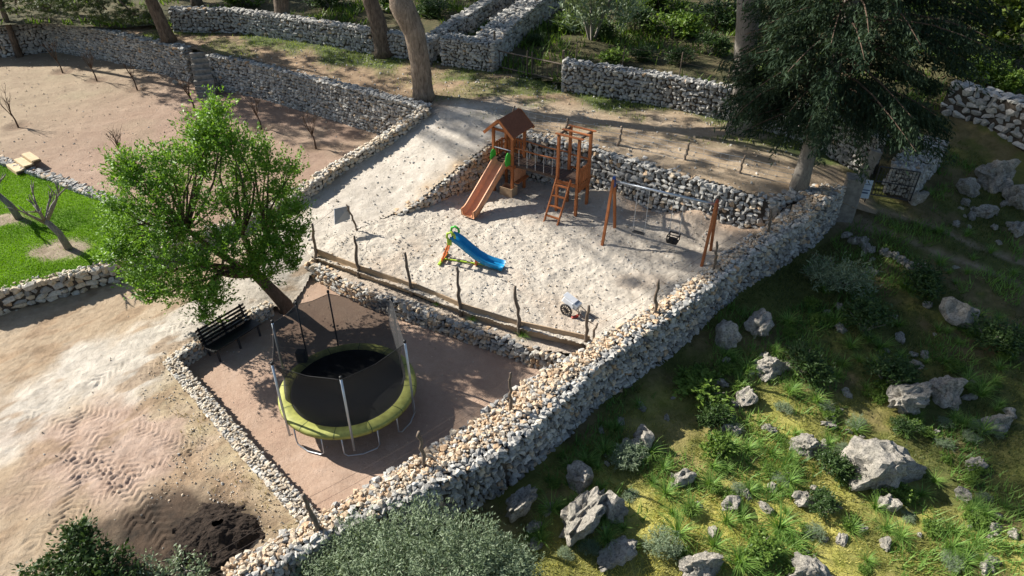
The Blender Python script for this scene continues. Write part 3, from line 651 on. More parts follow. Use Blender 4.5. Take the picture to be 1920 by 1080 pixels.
def shoots(centers, radii, nsh, nleaf, length, updir=.5):
    """leaf positions along short shoots filling clumps"""
    P, D, T = [], [], []
    for c, r in zip(centers, radii):
        d = unit(nsh); st = c + d * (rng.uniform(.05, .85, nsh) ** .6)[:, None] * r
        g = d * .7 + np.array([0, 0, updir]) + .35 * unit(nsh); g /= np.linalg.norm(g, axis=1)[:, None]
        L = length * rng.uniform(.5, 1.3, nsh); t = rng.uniform(0, 1, (nsh, nleaf))
        p = st[:, None, :] + g[:, None, :] * (t * L[:, None])[:, :, None] + rng.normal(size=(nsh, nleaf, 3)) * .045
        P.append(p.reshape(-1, 3)); D.append(np.repeat(g, nleaf, 0)); T.append((np.repeat(rng.uniform(.15, .85, nsh), nleaf) + rng.normal(0, .15, nsh * nleaf)))
    return np.vstack(P), np.vstack(D), np.concatenate(T)
def bent(a, b, k=5, wob=.12, sag=0.0):
    a, b = np.array(a, float), np.array(b, float); L = np.linalg.norm(b - a); out = []
    o = rng.normal(size=3) * wob * L
    for i in range(k + 1):
        t = i / k; out.append(a * (1 - t) + b * t + o * math.sin(math.pi * t) * .6 + np.array([0, 0, sag * L * math.sin(math.pi * t)]))
    return out
def taper(r0, r1, k): return [r0 + (r1 - r0) * (i / k) for i in range(k + 1)]
def on(zf, px, py):
    z = 0.5
    for _ in range(12):
        p = at(px, py, z); z = .4 * z + .6 * float(zf(np.array([p[0]]), np.array([p[1]]))[0])
    p = at(px, py, z); p[2] = z; return p
def zat(zf, x, y): return float(zf(np.array([float(x)]), np.array([float(y)]))[0])
def height_for(base, py):
    for h in np.arange(.1, 9, .02):
        if project(base + np.array([0, 0, h]))[1][0] < py: return float(h)
    return 9.0

# --- the almond tree
tb = at(537, 582, .02); alm = thing('almond_tree', 'leafy bright green tree leaning over the black bench', 'tree', tb)
fork = at_y(478, 512, 17.3); fork2 = at_y(440, 492, 17.4)
CL = [(400, 240, 26), (385, 275, 34), (425, 265, 30), (355, 300, 30), (440, 290, 34), (480, 285, 24), (325, 335, 36), (390, 325, 46), (450, 330, 40), (500, 320, 26), (545, 330, 22), (255, 320, 22), (238, 345, 26), (285, 350, 34), (530, 365, 28), (340, 385, 50),
      (410, 385, 48), (470, 385, 40), (520, 410, 36), (270, 400, 46), (215, 385, 24), (225, 430, 38), (290, 440, 50), (355, 440, 48), (420, 445, 40), (500, 450, 38), (545, 460, 34), (212, 470, 22), (245, 485, 36), (310, 495, 50), (370, 500, 42), (550, 500, 16), (265, 530, 30), (320, 545, 34), (370, 545, 36), (400, 565, 32), (385, 590, 22), (285, 560, 22), (478, 495, 26), (462, 522, 18), (503, 520, 18), (520, 490, 20), (440, 470, 22), (300, 310, 20), (555, 430, 18), (415, 220, 12), (365, 250, 14), (230, 320, 14), (560, 395, 12)]
cen, rr_ = [], []
for px, py, r in CL:
    Y = 14.9 + (590 - py) / 380 * 3.3 + (.9 if px > 440 else 0)
    for k in range(1 if r < 25 else 2):
        c = at_y(px + random.uniform(-8, 8), py + random.uniform(-8, 8), Y + (random.uniform(-.2, .4) if k == 0 else random.uniform(.5, 1.5)))
        if c[2] < .9: c[2] = .9
        dep = project(c)[2][0]; cen.append(c); rr_.append(r * dep / FPX * random.uniform(.5, .85))
cen = np.array(cen)
P, D, T = shoots(cen, rr_, 40, 18, .64, .9)
hz = (P[:, 2] - 1) / 5
link('crown', leaf_mesh('crown', P - tb, .108, .42, .3, D, T * .8 + .15 * hz), L_ALM, alm)
mb = MB(); mb.tube([p - tb for p in [tb - [0, 0, .3], tb + [0, 0, .25], tb * .5 + fork * .5 + [.08, 0, 0], fork]], [.30, .23, .19, .17], 12); mb.build('trunk', BARKB, alm, True)
mb = MB(); hubs = [at_y(455, 440, 18.0), at_y(395, 497, 17.0), at_y(415, 512, 16.6), at_y(500, 440, 18.2), at_y(350, 430, 17.6)]
for h in hubs: mb.tube([p - tb for p in bent(fork, h, 4, .1)], taper(.13, .075, 4), 8)
for c in cen:
    h = min(hubs, key=lambda q: np.linalg.norm(q - c)); mb.tube([p - tb for p in bent(h, c, 4, .12, .05)], taper(.05, .012, 4), 5)
mb.build('limb', BARKB, alm, True)

# --- shared pine crowns (umbrella of needle puffs)
def pine_crown_mesh(name, npf, flat=.42, spread=1.0):
    d = unit(npf); rr = rng.uniform(.35, 1, npf) ** .5; pc = d * rr[:, None] * np.array([1, 1, flat]); pc *= (1 + .3 * np.sin(3 * np.arctan2(pc[:, 1], pc[:, 0]) + 1.3))[:, None]
    k = 34; C = np.repeat(pc, k, 0); Dn = unit(npf * k); Dn[:, 2] = Dn[:, 2] * .6 + .35; C = C + Dn * .10 * rng.uniform(.3, 1.1, (npf * k, 1))
    t = np.repeat(rng.uniform(0, .8, npf), k) + rng.uniform(-.1, .25, npf * k)
    return leaf_mesh(name, C, .085, .20, .1, Dn, t)
PC = [pine_crown_mesh('crown', 150), pine_crown_mesh('crown', 190, .36), pine_crown_mesh('crown', 120, .5)]
for m in PC: m.materials.append(L_PIN)
def pine(label, pts, radii, crowns, mat=BARKP, group=None, name='pine_tree', nseg=14, limb=None):
    """pts: trunk world points; crowns: (centre, radius)"""
    b = np.array(pts[0]); t = thing(name, label, 'tree', b, 0, group); mb = MB()
    fine = []; fr = []
    for i in range(len(pts) - 1):
        for k in range(4): f = k / 4; fine.append(np.array(pts[i]) * (1 - f) + np.array(pts[i + 1]) * f - b); fr.append((radii[i] * (1 - f) + radii[i + 1] * f) * random.uniform(.95, 1.05))
    fine.append(np.array(pts[-1]) - b); fr.append(radii[-1]); fr[0] *= 1.25
    mb.tube(fine, fr, nseg); mb.build('trunk', mat, t, True)
    if crowns:
        lm = MB()
        for c, r in crowns:
            o = link('crown', random.choice(PC), None, t); o.location = np.array(c) - b; o.scale = (r, r, r * random.uniform(.85, 1.1)); o.rotation_euler = (0, 0, random.uniform(0, 6))
            lm.tube([p - b for p in bent(pts[-1], c, 4, .08)], taper(limb or radii[-1] * .6, limb or .04, 4), 6)
        lm.build('limb', mat, t, True)
    return t
def pt(px, py, Y): return at_y(px, py, Y)
tanE = math.tan(SUN_EL)
def over(px, py, z0, xc):
    t = at(px, py, z0); k = (t[0] - xc) / SH[0]; return np.array([t[0] - SH[0] * k, t[1] - SH[1] * k, z0 + k * tanE])
A0 = on(z_road, 318, 78); A1 = pt(283, 0, A0[1] - .3); A2 = A1 + (A1 - A0) * 1.6
pine('leaning dark pine trunk on the track beside the stone steps', [A0, A1, A2], [.36, .30, .2], [(A2 + [0, 0, 2], 3.6), (A2 + [-3, 1, .5], 2.8), (A2 + [-6, 2.5, -1], 3.0)])
B0 = on(z_road, 533, 64); pine('thick dark pine trunk standing against the far track wall', [B0, pt(527, 0, B0[1]), pt(520, -90, B0[1]), pt(515, -240, B0[1])], [.46, .40, .34, .25], [(pt(515, -290, B0[1]), 4.0), (pt(420, -260, B0[1] + 2), 3.2)])
C0 = on(z_road, 722, 104); pine('tall dark curved pine trunk just left of the pale one', [C0, pt(708, 40, C0[1]), pt(690, -10, C0[1]), pt(670, -150, C0[1])], [.46, .40, .36, .25], [(pt(660, -220, C0[1]), 4.2), (pt(760, -260, C0[1] + 2), 3.2)])
D0 = on(z_road, 795, 186); pine('massive pale barked pine trunk standing at the head of the ramp', [D0, pt(788, 120, D0[1]), pt(777, 60, D0[1]), pt(752, 8, D0[1]), pt(745, -60, D0[1] + .4), pt(760, -190, D0[1] + .8)], [.45, .42, .44, .48, .34, .24], [(pt(760, -250, D0[1] + 1), 3.3)] + [(over(px_, py_, z_, xx_), 3.0) for px_, py_, z_, xx_ in ((1790, 330, 2.3, -3.5), (1905, 340, 2.4, -2.5), (1850, 240, 2.8, -3.0), (1920, 250, 2.8, -2.5), (1850, 400, 1.8, -4.5), (1760, 260, 2.4, -3.0)) for _ in (0, 1)], BARKL)  # over() crowns are unseen extras added to shade the right edge
E0 = on(z_road, 1387, 246); pine('grey fluted trunk rising behind the dark conifer', [E0, pt(1393, 150, E0[1]), pt(1405, 0, E0[1]), pt(1425, -160, E0[1])], [.48, .40, .42, .3], [(pt(1430, -200, E0[1]), 3.0)], BARKG)
F0 = on(z_for, 372, 12) if False else at(372, 14, 3.2)
pine('slim dark pine trunk at the back between track wall and leaning pine', [F0, pt(355, -40, F0[1]), pt(340, -200, F0[1])], [.34, .28, .2], [(pt(340, -240, F0[1]), 3.4)])
G0 = at(88, 24, 3.1)
pine('pine with low hanging foliage in the far corner above the orchard', [G0, pt(66, -30, G0[1]), pt(50, -160, G0[1])], [.32, .27, .2], [(pt(60, -180, G0[1]), 3.6), (pt(30, 6, G0[1] - 1.5), 1.5), (pt(95, 14, G0[1] - 2), 1.3), (pt(200, 18, G0[1] - 3.5), 1.7), (pt(160, -20, G0[1] - 2), 2.4), (pt(255, 30, G0[1] - 5), 1.1), (over(420, 205, 1.1, -27), 1.7), (over(520, 220, 1.1, -26), 2.1), (over(610, 250, 1.1, -25), 1.8), (over(340, 130, 1.1, -29), 1.3)])  # over() crowns are unseen extras added to shade the orchard soil
i = 0
for (x, y, h) in [(-30, 50, 11), (-22, 55, 12), (-16, 47, 10), (-8, 52, 12), (-1, 46, 11), (4, 52, 12), (9, 44, 10), (14, 38, 11), (15, 50, 12), (22, 45, 12), (28, 52, 12), (34, 44, 11), (22, 34, 10)]:
    b = np.array([x, y, zat(zf_for, x, y)]); tp = b + [random.uniform(-.8, .8), random.uniform(-.5, .5), h]
    pine('dark pine trunk deep in the wood behind the field walls', [b, (b + tp) / 2 + [random.uniform(-.3, .3), 0, 0], tp], [.33, .27, .18], [(tp + [0, 0, 1], 4.2), (tp + [random.uniform(-3, 3), 1.5, -1], 3.0)], BARKP, 'pines in the wood', nseg=9)
# two unseen pines added beyond the left edge to shade the slope
SHADE = [(1350, 610, .3, 1.5), (1440, 590, .45, 1.8), (1540, 560, .7, 2.0), (1640, 520, .9, 2.0), (1520, 640, .3, 1.3), (1640, 640, .4, 2.0), (1760, 650, .3, 2.0), (1690, 735, 0, 1.2), (1790, 735, 0, 1.7), (1890, 830, -.3, 1.7), (1800, 560, .8, 2.3), (1890, 650, .6, 2.3), (1440, 500, .8, 1.4), (1935, 960, -.5, 1.4), (1590, 480, 1.0, 1.6), (1380, 540, .5, 1.3), (1560, 690, .3, 1.4), (1650, 590, .6, 1.8), (1830, 700, .3, 1.8), (1860, 760, .0, 1.6), (1750, 450, 1.4, 2.3), (1880, 480, 1.3, 2.4), (1245, 412, 1.0, 1.0), (1190, 530, .9, .5), (1300, 490, 1.0, .6)]
for xc, sel, lb in ((-24.8, SHADE[0::2], 'nearer of two unseen tall pines added to shade the slope'), (-28.0, SHADE[1::2], 'farther of two unseen tall pines added to shade the slope')):
    b = np.array([xc - 4.5, (24.9 + .423 * -(xc - 4.5)) / .906, 1.0]); cr = [(over(px, py, z0, xc), r * .66) for px, py, z0, r in sel for _ in (0, 1, 2)]; zt = 20.0
    pine(lb, [b, b + [.3, 0, 7], b + [.2, 0, zt]], [.17, .13, .08], cr, BARKP, nseg=8, limb=.025)

# --- dark conifer on the right
cb = on(z_road, 1496, 356); con = thing('dark_conifer', 'huge dark drooping conifer with bare lower trunk by the barred gate', 'tree', cb)
mb = MB(); mb.tube([np.array([0, 0, -.3]), np.array([.02, 0, .8]), np.array([.1, .1, 2.4]), np.array([.15, .1, 6]), np.array([.1, 0, 11])], [.34, .27, .24, .2, .05], 12); mb.build('trunk', BARKG, con, True)
P, D, T = [], [], []; mb = MB()
for i in range(330):
    z = 2.1 + 9.6 * random.random() ** 1.25; az = random.uniform(0, 2 * math.pi); fr = max(0.0, 1 - (z - 2.4) / 10.5)
    L = (3.75 * min(1, .62 + (z - 1.9) * .45) * fr ** .55 + .4) * random.uniform(.65, 1.08) * (1.0 + .16 * math.cos(az))
    a = np.array([.1, .1, z + (.5 if L > 2 else .2)]); out = np.array([math.cos(az), math.sin(az), 0]); tip = a + out * L + np.array([0, 0, random.uniform(-.9, .25)])
    path = bent(a, tip, 5, .05, .10)
    if i % 2 == 0: mb.tube(path, taper(.045, .01, 5), 4, False)
    path = np.array(path); n = int(105 * L) + 40; t = rng.uniform(.28, 1, n) ** .8 * 4.999; k = t.astype(int); f = (t - k)[:, None]
    p = path[k] * (1 - f) + path[k + 1] * f; side = np.array([-out[1], out[0], 0]); wd = .55 * (1 - (t / 5) ** 2 * .7)
    off = rng.normal(0, 1, n) * wd * .55; drp = np.abs(rng.normal(0, .22, n))
    p = p + side * off[:, None] - np.array([0, 0, 1]) * drp[:, None] + out * rng.normal(0, .1, n)[:, None]
    dd = out * .5 + side * np.sign(off)[:, None] * .35 + np.array([0, 0, -.75]); P.append(p); D.append(dd); T.append(np.full(n, random.uniform(.1, .7)) + rng.uniform(-.15, .3, n))
mb.build('limb', BARKB, con, True)
link('crown', leaf_mesh('crown', np.vstack(P), .19, .24, .15, np.vstack(D), np.concatenate(T)), L_CYP, con)

# --- olive in the foreground and leafy shrub lower left
def cloud_tree(name, label, base, blobs, n, size, asp, mat, stem=.06, bark=BARKG, cat='tree', up=.4, nl=14, ln=.35):
    t = thing(name, label, cat, base); c = np.array([b[0] for b in blobs]); r = [b[1] for b in blobs]
    P, D, T = shoots(c, r, n, nl, ln, up); link('crown', leaf_mesh('crown', P - base, size, asp, .3, D, T), mat, t)
    mb = MB(); top = c.mean(0) * .55 + np.array(base) * .45
    mb.tube([p - base for p in bent(np.array(base) - [0, 0, .2], top, 4, .06)], taper(stem * 1.6, stem, 4), 8)
    for q in c: mb.tube([p - base for p in bent(top, q, 3, .1)], taper(stem * .7, .01, 3), 5)
    mb.build('trunk', bark, t, True); return t
ob = []
for px, py, z, r in [(690, 1030, .7, .75), (790, 1010, .9, .85), (880, 1030, .7, .75), (940, 1060, .4, .6), (640, 1065, .4, .6), (740, 1075, .9, .9), (850, 1085, .8, .9), (960, 1090, .3, .6), (600, 1095, .3, .55), (700, 1130, .6, .9), (820, 1140, .6, .9), (930, 1130, .3, .7), (620, 1140, .2, .6)]:
    ob.append((at(px, py, z), r))
cloud_tree('olive_tree', 'grey green bushy olive crown below the wall at the bottom edge', at(790, 1070, -.5), ob, 260, .085, .24, L_OLV, .09, nl=16, ln=.34, up=.7)
ob = [(at(px, py, z), r) for px, py, z, r in [(150, 1020, .8, .28), (175, 1050, .6, .36), (120, 1060, .5, .38), (210, 1065, .5, .34), (80, 1085, .4, .38), (160, 1095, .5, .42), (230, 1100, .3, .34), (148, 1000, .9, .12)]]
cloud_tree('leafy_shrub', 'dark leafy shrub at the lower left corner beside the dark soil', at(150, 1090, .1), ob, 70, .11, .42, L_SHR, .04, nl=10, ln=.3, cat='shrub')
for lab, ps in [('small grey green sprouting shrub by the dark soil heap', [(340, 1060, .2, .22), (370, 1075, .2, .25)]), ('thin leafy shrub between the dark heap and the leafy shrub', [(275, 1070, .2, .25), (300, 1085, .2, .25)])]:
    ob = [(at(a, b, c), r) for a, b, c, r in ps]; cloud_tree('low_shrub', lab, at(ps[0][0], ps[0][1] + 14, .08), ob, 36, .09, .35, L_OLV, .02, nl=8, ln=.25, cat='shrub')

# --- saplings and bare trees
def bare_tree(name, label, base, h, r, seed, mat, nb=7, spread=.55, group=None, lean=(0, 0), twig=3, tr_h=.45):
    rd = random.Random(seed); t = thing(name, label, 'tree', base, 0, group); mb = MB(); top = Vector((lean[0], lean[1], h * tr_h))
    mb.tube([(0, 0, -.15), (lean[0] * .35 + .02, lean[1] * .3, h * tr_h * .5), top], [r * 1.25, r, r * .8], 8); mb.build('trunk', mat, t, True)
    b = MB()
    for k in range(nb):
        az = k * 2.4 + rd.random(); d = Vector((math.cos(az) * spread, math.sin(az) * spread, 1)).normalized(); L = h * (1 - tr_h) * rd.uniform(.6, 1.05); e = top + d * L; m = top + d * L * .5 + Vector((rd.uniform(-1, 1), rd.uniform(-1, 1), 0)) * .05 * h
        b.tube([top - Vector((0, 0, rd.uniform(0, .12) * h)), m, e], [r * .55, r * .35, r * .12], 5)
        for q in range(twig):
            s0 = m.lerp(e, rd.random()); dd = (d + Vector((rd.uniform(-1, 1), rd.uniform(-1, 1), rd.uniform(-.1, .6))) * .8).normalized(); b.tube([s0, s0 + dd * L * rd.uniform(.25, .5)], [r * .25, r * .08], 4)
    b.build('limb', mat, t, True); return t
sl = ['bare sapling near the far orchard corner wall', 'bare sapling in front of the sunlit far wall, second along', 'bare sapling closest to the stone steps on sunlit soil', 'bare sapling at the left edge of the orchard', 'bare sapling nearest the lawn, in a round planting hollow', 'bare sapling in shade below the stone steps', 'bare sapling in shade between the steps and the ramp', 'bare sapling beside the low ramp side wall']
for k, (p, lb) in enumerate(zip(SAPW, sl)):
    p = p.copy(); p[2] = zat(zf_orch, p[0], p[1]); bare_tree('fruit_sapling', lb, p, random.uniform(1.55, 1.85), .035, 40 + k, BARKB, 8, .42, 'saplings in the orchard', (-.08, 0), 4)
for c, lb, sd_, h in ((LT[0], 'grey pruned bare tree in a soil patch on the lawn', 5, 2.3), (LT[1], 'grey pruned bare tree at the left edge of the lawn', 9, 2.1)):
    bare_tree('pruned_tree', lb, c, h, .11, sd_, BARKG, 7, .95, 'pruned trees on the lawn', (-.35, -.1), 4, .52)

# ------------------------------------------------------------------ rocks
def zone(px, py):
    if py < 640: return 'in the tree shade of the far slope'
    if px > 1655: return 'on the slope right of the biggest boulder'
    if px > 1250: return 'on the slope left of the biggest boulder'
    return 'on the slope near the olive crown'
def rock_mesh(seed, sub=3):
    r = np.random.default_rng(seed); bm = bmesh.new(); bmesh.ops.create_icosphere(bm, subdivisions=sub, radius=1); V = np.array([v.co for v in bm.verts]); F = np.array([[v.index for v in f.verts] for f in bm.faces]); bm.free()
    for k in range(9):
        n = r.normal(size=3); n /= np.linalg.norm(n); d = r.uniform(.45, .85); e = np.maximum(V @ n - d, 0); V = V - (e * .92)[:, None] * n
    nn = V / (np.linalg.norm(V, axis=1)[:, None] + 1e-9)
    f = .20 * noise3(*(V * 2.2 + seed).T, seed) + .13 * noise3(*(V * 5 + seed).T, seed + 1) + .07 * noise3(*(V * 11).T, seed + 2) - .20 * (1 - np.abs(noise3(*(V * 2.7).T, seed + 3))) ** 4
    V = V + nn * f[:, None]; V = V - (V.max(0) + V.min(0)) / 2; V = V / (V.max(0) - V.min(0)); me = fast_mesh('rock', V, F, False, None); me.materials.append(ROCK); return me
RM = [rock_mesh(300 + k, 4) for k in range(5)] + [rock_mesh(330 + k, 3) for k in range(6)]
def rock(px, py, wp, hp, label, tilt=(0, 0, 0), k=None, group=None, flat=None, sink=.28):
    b = on(zf_hill, px, py + hp * .25); dep = project(b)[2][0]; w = wp * dep / FPX; h = (flat if flat else hp * .8 / .8) * dep / FPX
    o = link('rock', RM[k if k is not None else random.randrange(len(RM))]); o.location = b + [0, 0, h * (.5 - sink)]; o.scale = (w, max(w * .6, h * .9), h); o.rotation_euler = tilt
    return tag(o, label, 'rock', group)
rock(1655, 855, 175, 105, 'biggest pale sunlit boulder on the grassy slope', (0.15, .1, .2), 0, sink=.35)
rock(1512, 826, 75, 60, 'flat pale rock left of the biggest boulder', (.1, 0, .5), 1, sink=.4)
rock(1095, 940, 70, 150, 'long tilted limestone slab nearest the olive crown', (.35, .45, -.7), 2, sink=.35)
rock(1150, 944, 46, 62, 'upright rock beside the long tilted slab', (.1, .25, .3), 5)
rock(1088, 890, 46, 60, 'grey rock behind the upper end of the long slab', (0, .2, .4), 6)
rock(1206, 818, 40, 58, 'upright pale rock below the wall among green weeds', (0, -.1, .2), 7)
rock(1178, 838, 36, 40, 'squat rock touching the upright pale one among weeds', (0, 0, 1.1), 8)
rock(1702, 742, 90, 72, 'broad shaded boulder above the biggest sunlit boulder', (0, .1, .1), 3)
rock(1770, 728, 44, 75, 'tall narrow shaded rock on the slope', (0, .3, .3), 4)
rock(1795, 582, 62, 66, 'dark rounded boulder in shade in the middle of the far slope', (0, 0, .4), 9)
rock(1398, 742, 38, 44, 'small pale rock in sun between long grass tufts', (0, 0, .2), 10)
rock(1442, 682, 62, 46, 'shaded pitted rock in the scrub, mid slope', (0, .1, .6), 1)
rock(1362, 622, 44, 58, 'shaded rock close under the long wall', (0, .2, .1), 5)
rock(1422, 606, 60, 56, 'wide shaded rock beside the one under the wall', (0, 0, .9), 3)
rock(1312, 1056, 85, 60, 'pale rock at the bottom edge right of the olive crown', (0, .1, .3), 4)
rock(1520, 1064, 95, 52, 'pale flat topped rock at the bottom edge under the tufts', (0, 0, -.2), 0)
rock(1372, 942, 46, 34, 'small rounded pale rock above the large arching tuft', (0, 0, .8), 6)
rock(1282, 892, 50, 36, 'low brown grey rock on the sunny bank', (.1, .2, .5), 7)
rock(1155, 1032, 92, 34, 'thin slab lying in grass right of the olive crown', (.1, -.25, .55), 2)
rock(978, 930, 44, 96, 'long shaded slab against the foot of the wall', (.3, .4, -.7), 2)
rock(1660, 942, 30, 42, 'pale pointed rock below the biggest boulder', (0, .2, .3), 8)
rock(1508, 932, 46, 34, 'white rock half hidden by a bush below the flat rock', (0, 0, .3), 9)
rock(1828, 868, 40, 30, 'white rock at the edge of the tree shade', (0, 0, .1), 10)
rock(1803, 925, 16, 34, 'thin white stone lying in the dry grass', (0, 0, .6), 6)
rock(1866, 790, 56, 40, 'shaded pale rock behind a grass tuft near the right edge', (0, 0, .2), 4)
rock(1862, 328, 52, 82, 'tall pale boulder in shade below the upper field wall', (0, .2, .3), 4)
rock(1906, 368, 50, 66, 'upright shaded boulder cut by the right edge', (0, .1, .1), 3)
rock(1812, 350, 34, 44, 'shaded rock left of the tall pale boulder', (0, 0, .5), 5)
rock(1850, 396, 46, 26, 'flat pale rock beside the wheel ruts', (0, 0, .3), 6)
rock(1905, 428, 40, 30, 'pale rock by the right edge near the ruts', (0, 0, .8), 7)
rock(1716, 372, 30, 34, 'rounded stone at the foot of the gate side wall', (0, 0, .8), 8)
for k in range(170):
    px, py = random.uniform(1000, 1915), random.uniform(300, 1070)
    if py < 430: px = random.uniform(1690, 1915)
    lim = 1075 - (1075 - 470) * (px - 520) / 1060 * 1.06
    if py < lim + 75: continue
    sz = random.choice((10, 12, 14, 18, 22, 26)) * (.6 + .4 * py / 800)
    rock(px, py, sz * random.uniform(.9, 1.4), sz * random.uniform(.6, 1), 'small pale stone half buried in grass ' + zone(px, py), (random.uniform(-.3, .3), random.uniform(-.3, .3), random.uniform(0, 3)), random.randrange(5, 11), 'small stones ' + zone(px, py), sink=.45)
for k in range(12):
    f = k / 11; px, py = 1590 + 130 * f + random.uniform(-6, 6), 442 + 62 * f + random.uniform(-4, 4)
    rock(px, py, random.uniform(16, 28), random.uniform(14, 22), 'stone in the loose row leading off the wall end', (0, 0, random.uniform(0, 3)), random.randrange(5, 11), 'row of stones by the ruts')

# ------------------------------------------------------------------ pebbles
def pebbles(name, label, n, x0, x1, y0, y1, zf, poly, lo_, hi_, ochre, dens=None):
    x, y = rng.uniform(x0, x1, n), rng.uniform(y0, y1, n); m = inside(x, y, [p[:2] for p in poly])
    if dens is not None: m &= rng.uniform(0, 1, n) < dens(x, y)
    x, y = x[m], y[m]; n = len(x); sz = lo_ + (hi_ - lo_) * rng.uniform(0, 1, n) ** 3; pos = np.c_[x, y, zf(x, y) + sz * .2]
    tone = np.where(rng.uniform(0, 1, n) < ochre, rng.uniform(.62, .85, n), rng.uniform(.45, .62, n)); V = HULLS
    o = joined_stones(name, pos, rng.uniform(-3, 3, (n, 3)), np.c_[sz * rng.uniform(.9, 1.5, n), sz, sz * .8], rng.integers(0, len(HULLS), n), tone, None, np.zeros(3)); tag(o, label, 'pebbles')
pebbles('sand_pebbles', 'small loose stones strewn over the playground sand', 9000, -7, 12, 14, 26, zf_play, play_poly, .018, .07, .35)
pebbles('road_pebbles', 'loose gravel on the dirt road by the low wall and dark soil', 14000, -12, -3, 7, 17, zf_road, lo, .012, .05, .85, lambda x, y: np.clip(.04 + soft(x, y, GRV, .5) + a_straw(x, y) * .9, 0, 1))
pebbles('track_pebbles', 'loose stones lying on ramp and track', 5000, -14, 11, 20, 36, zf_road, up, .02, .09, .3)
pebbles('orchard_pebbles', 'clods and stones on the orchard soil', 2600, -32, -4, 23, 42, zf_orch, orch_poly, .02, .07, .95)
pebbles('terrace_pebbles', 'few small stones on the trampoline terrace', 900, -11, 2, 9, 20, zf_terr, ter_poly, .012, .04, .7)
# ------------------------------------------------------------------ grasses
def hill_points(n, x0, x1, y0, y1, zf, poly, dens):
    x, y = rng.uniform(x0, x1, n), rng.uniform(y0, y1, n); m = inside(x, y, [p[:2] for p in poly]) & (rng.uniform(0, 1, n) < dens(x, y)); x, y = x[m], y[m]
    return np.c_[x, y, zf(x, y)]
def blades(name, P, h, wd, mat, lean=.5, tone=None):
    n = len(P); az = rng.uniform(0, 2 * np.pi, n); H = h * rng.uniform(.45, 1.3, n); d = np.c_[np.cos(az), np.sin(az), np.zeros(n)]; s_ = np.c_[-d[:, 1], d[:, 0], np.zeros(n)] * (wd / 2)
    top = P + d * (H * lean * rng.uniform(.2, 1.3, n))[:, None] + np.c_[np.zeros(n), np.zeros(n), H]; V = np.stack([P - s_, P + s_, top], 1).reshape(-1, 3)
    t = rng.uniform(0, 1, n) if tone is None else np.clip(tone + rng.uniform(-.2, .2, n), 0, 1)
    return link(name, fast_mesh(name, V, np.arange(3 * n).reshape(n, 3), False, {'tone': np.repeat(t, 3)}), mat)
hp2 = [tuple(p[:2]) for p in ([np.array([-2.5, 6.0])] + [RWo[k][:2] + [0.12, -.05] for k in range(1, 11)] + [at(1640, 385, 1.8), at(1720, 300, 2.2), FWR[0], FWR[2], np.array([20, 22]), np.array([16, 5])])]
dn = lambda x, y: (1 - a_path(x, y) * .95) * (.25 + .75 * sstep(-.45, .35, fbm(x, y, 1.1, 4, 91))) * (1 - .75 * sstep(.15, .6, fbm(x, y, .7, 5, 74)))
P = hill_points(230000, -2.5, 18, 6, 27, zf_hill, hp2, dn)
tag(blades('grass', P, .075, .02, L_GRS, 1.1, .10 + (.45 + .45 * fbm(P[:, 0], P[:, 1], .6, 3, 92)) * a_sun_patch(P[:, 0], P[:, 1])), 'short green grass covering the slope beyond the wall', 'grass', kind='stuff')  # blade tone painted light in the sunlit patch, dark green beyond
P = hill_points(130000, -2.5, 18, 6, 27, zf_hill, hp2, lambda x, y: sstep(.1, .6, fbm(x, y, .8, 4, 95)) * .7)
tag(blades('weeds', P, .22, .03, L_ASP, 1.0, .4 + .4 * fbm(P[:, 0], P[:, 1], .6, 3, 93)), 'taller green weeds growing on the slope', 'weeds', kind='stuff')
lp = [p[:2] for p in lawn_poly]
P = hill_points(230000, -26, -10, 16, 28, zf_lawn, lp, lambda x, y: 1 - .97 * a_soil(x, y))
tag(blades('lawn_grass', P, .055, .02, L_LWN, .7, .5 + .8 * fbm(P[:, 0], P[:, 1], .6, 4, 94)), 'bright green mown grass of the lawn', 'grass', kind='stuff')
P = hill_points(80000, -32, 14, 24, 46, zf_road, up, lambda x, y: a_grassy(x, y) * .9)
tag(blades('track_grass', P, .13, .03, L_TRK, .8, .5 + .4 * fbm(P[:, 0], P[:, 1], .8, 3, 96)), 'patchy grass along the far edge of the track', 'grass', kind='stuff')
P = hill_points(5000, -11, -3.5, 8, 16, zf_road, [p[:2] for p in [LW[0], LW[1], LW[2], LW[3], LW[3] - [1.6, .3, 0], LW[2] - [1.1, .5, 0], LW[1] - [.7, .4, 0]]], lambda x, y: sstep(-.1, .5, fbm(x, y, 1.5, 3, 97)))
tag(blades('dry_grass', P, .10, .02, L_DRY, 1.0), 'dry straw and weeds along the road side of the low wall', 'grass', kind='stuff')
fp = [tuple(p[:2]) for p in fpoly]
P = hill_points(90000, -30, 34, 25, 60, zf_for, fp, lambda x, y: sstep(-.2, .5, fbm(x, y, .4, 4, 98)))
tag(blades('forest_undergrowth', P, .35, .09, L_BUS, .9), 'leafy undergrowth on the floor of the wood', 'undergrowth', kind='stuff')

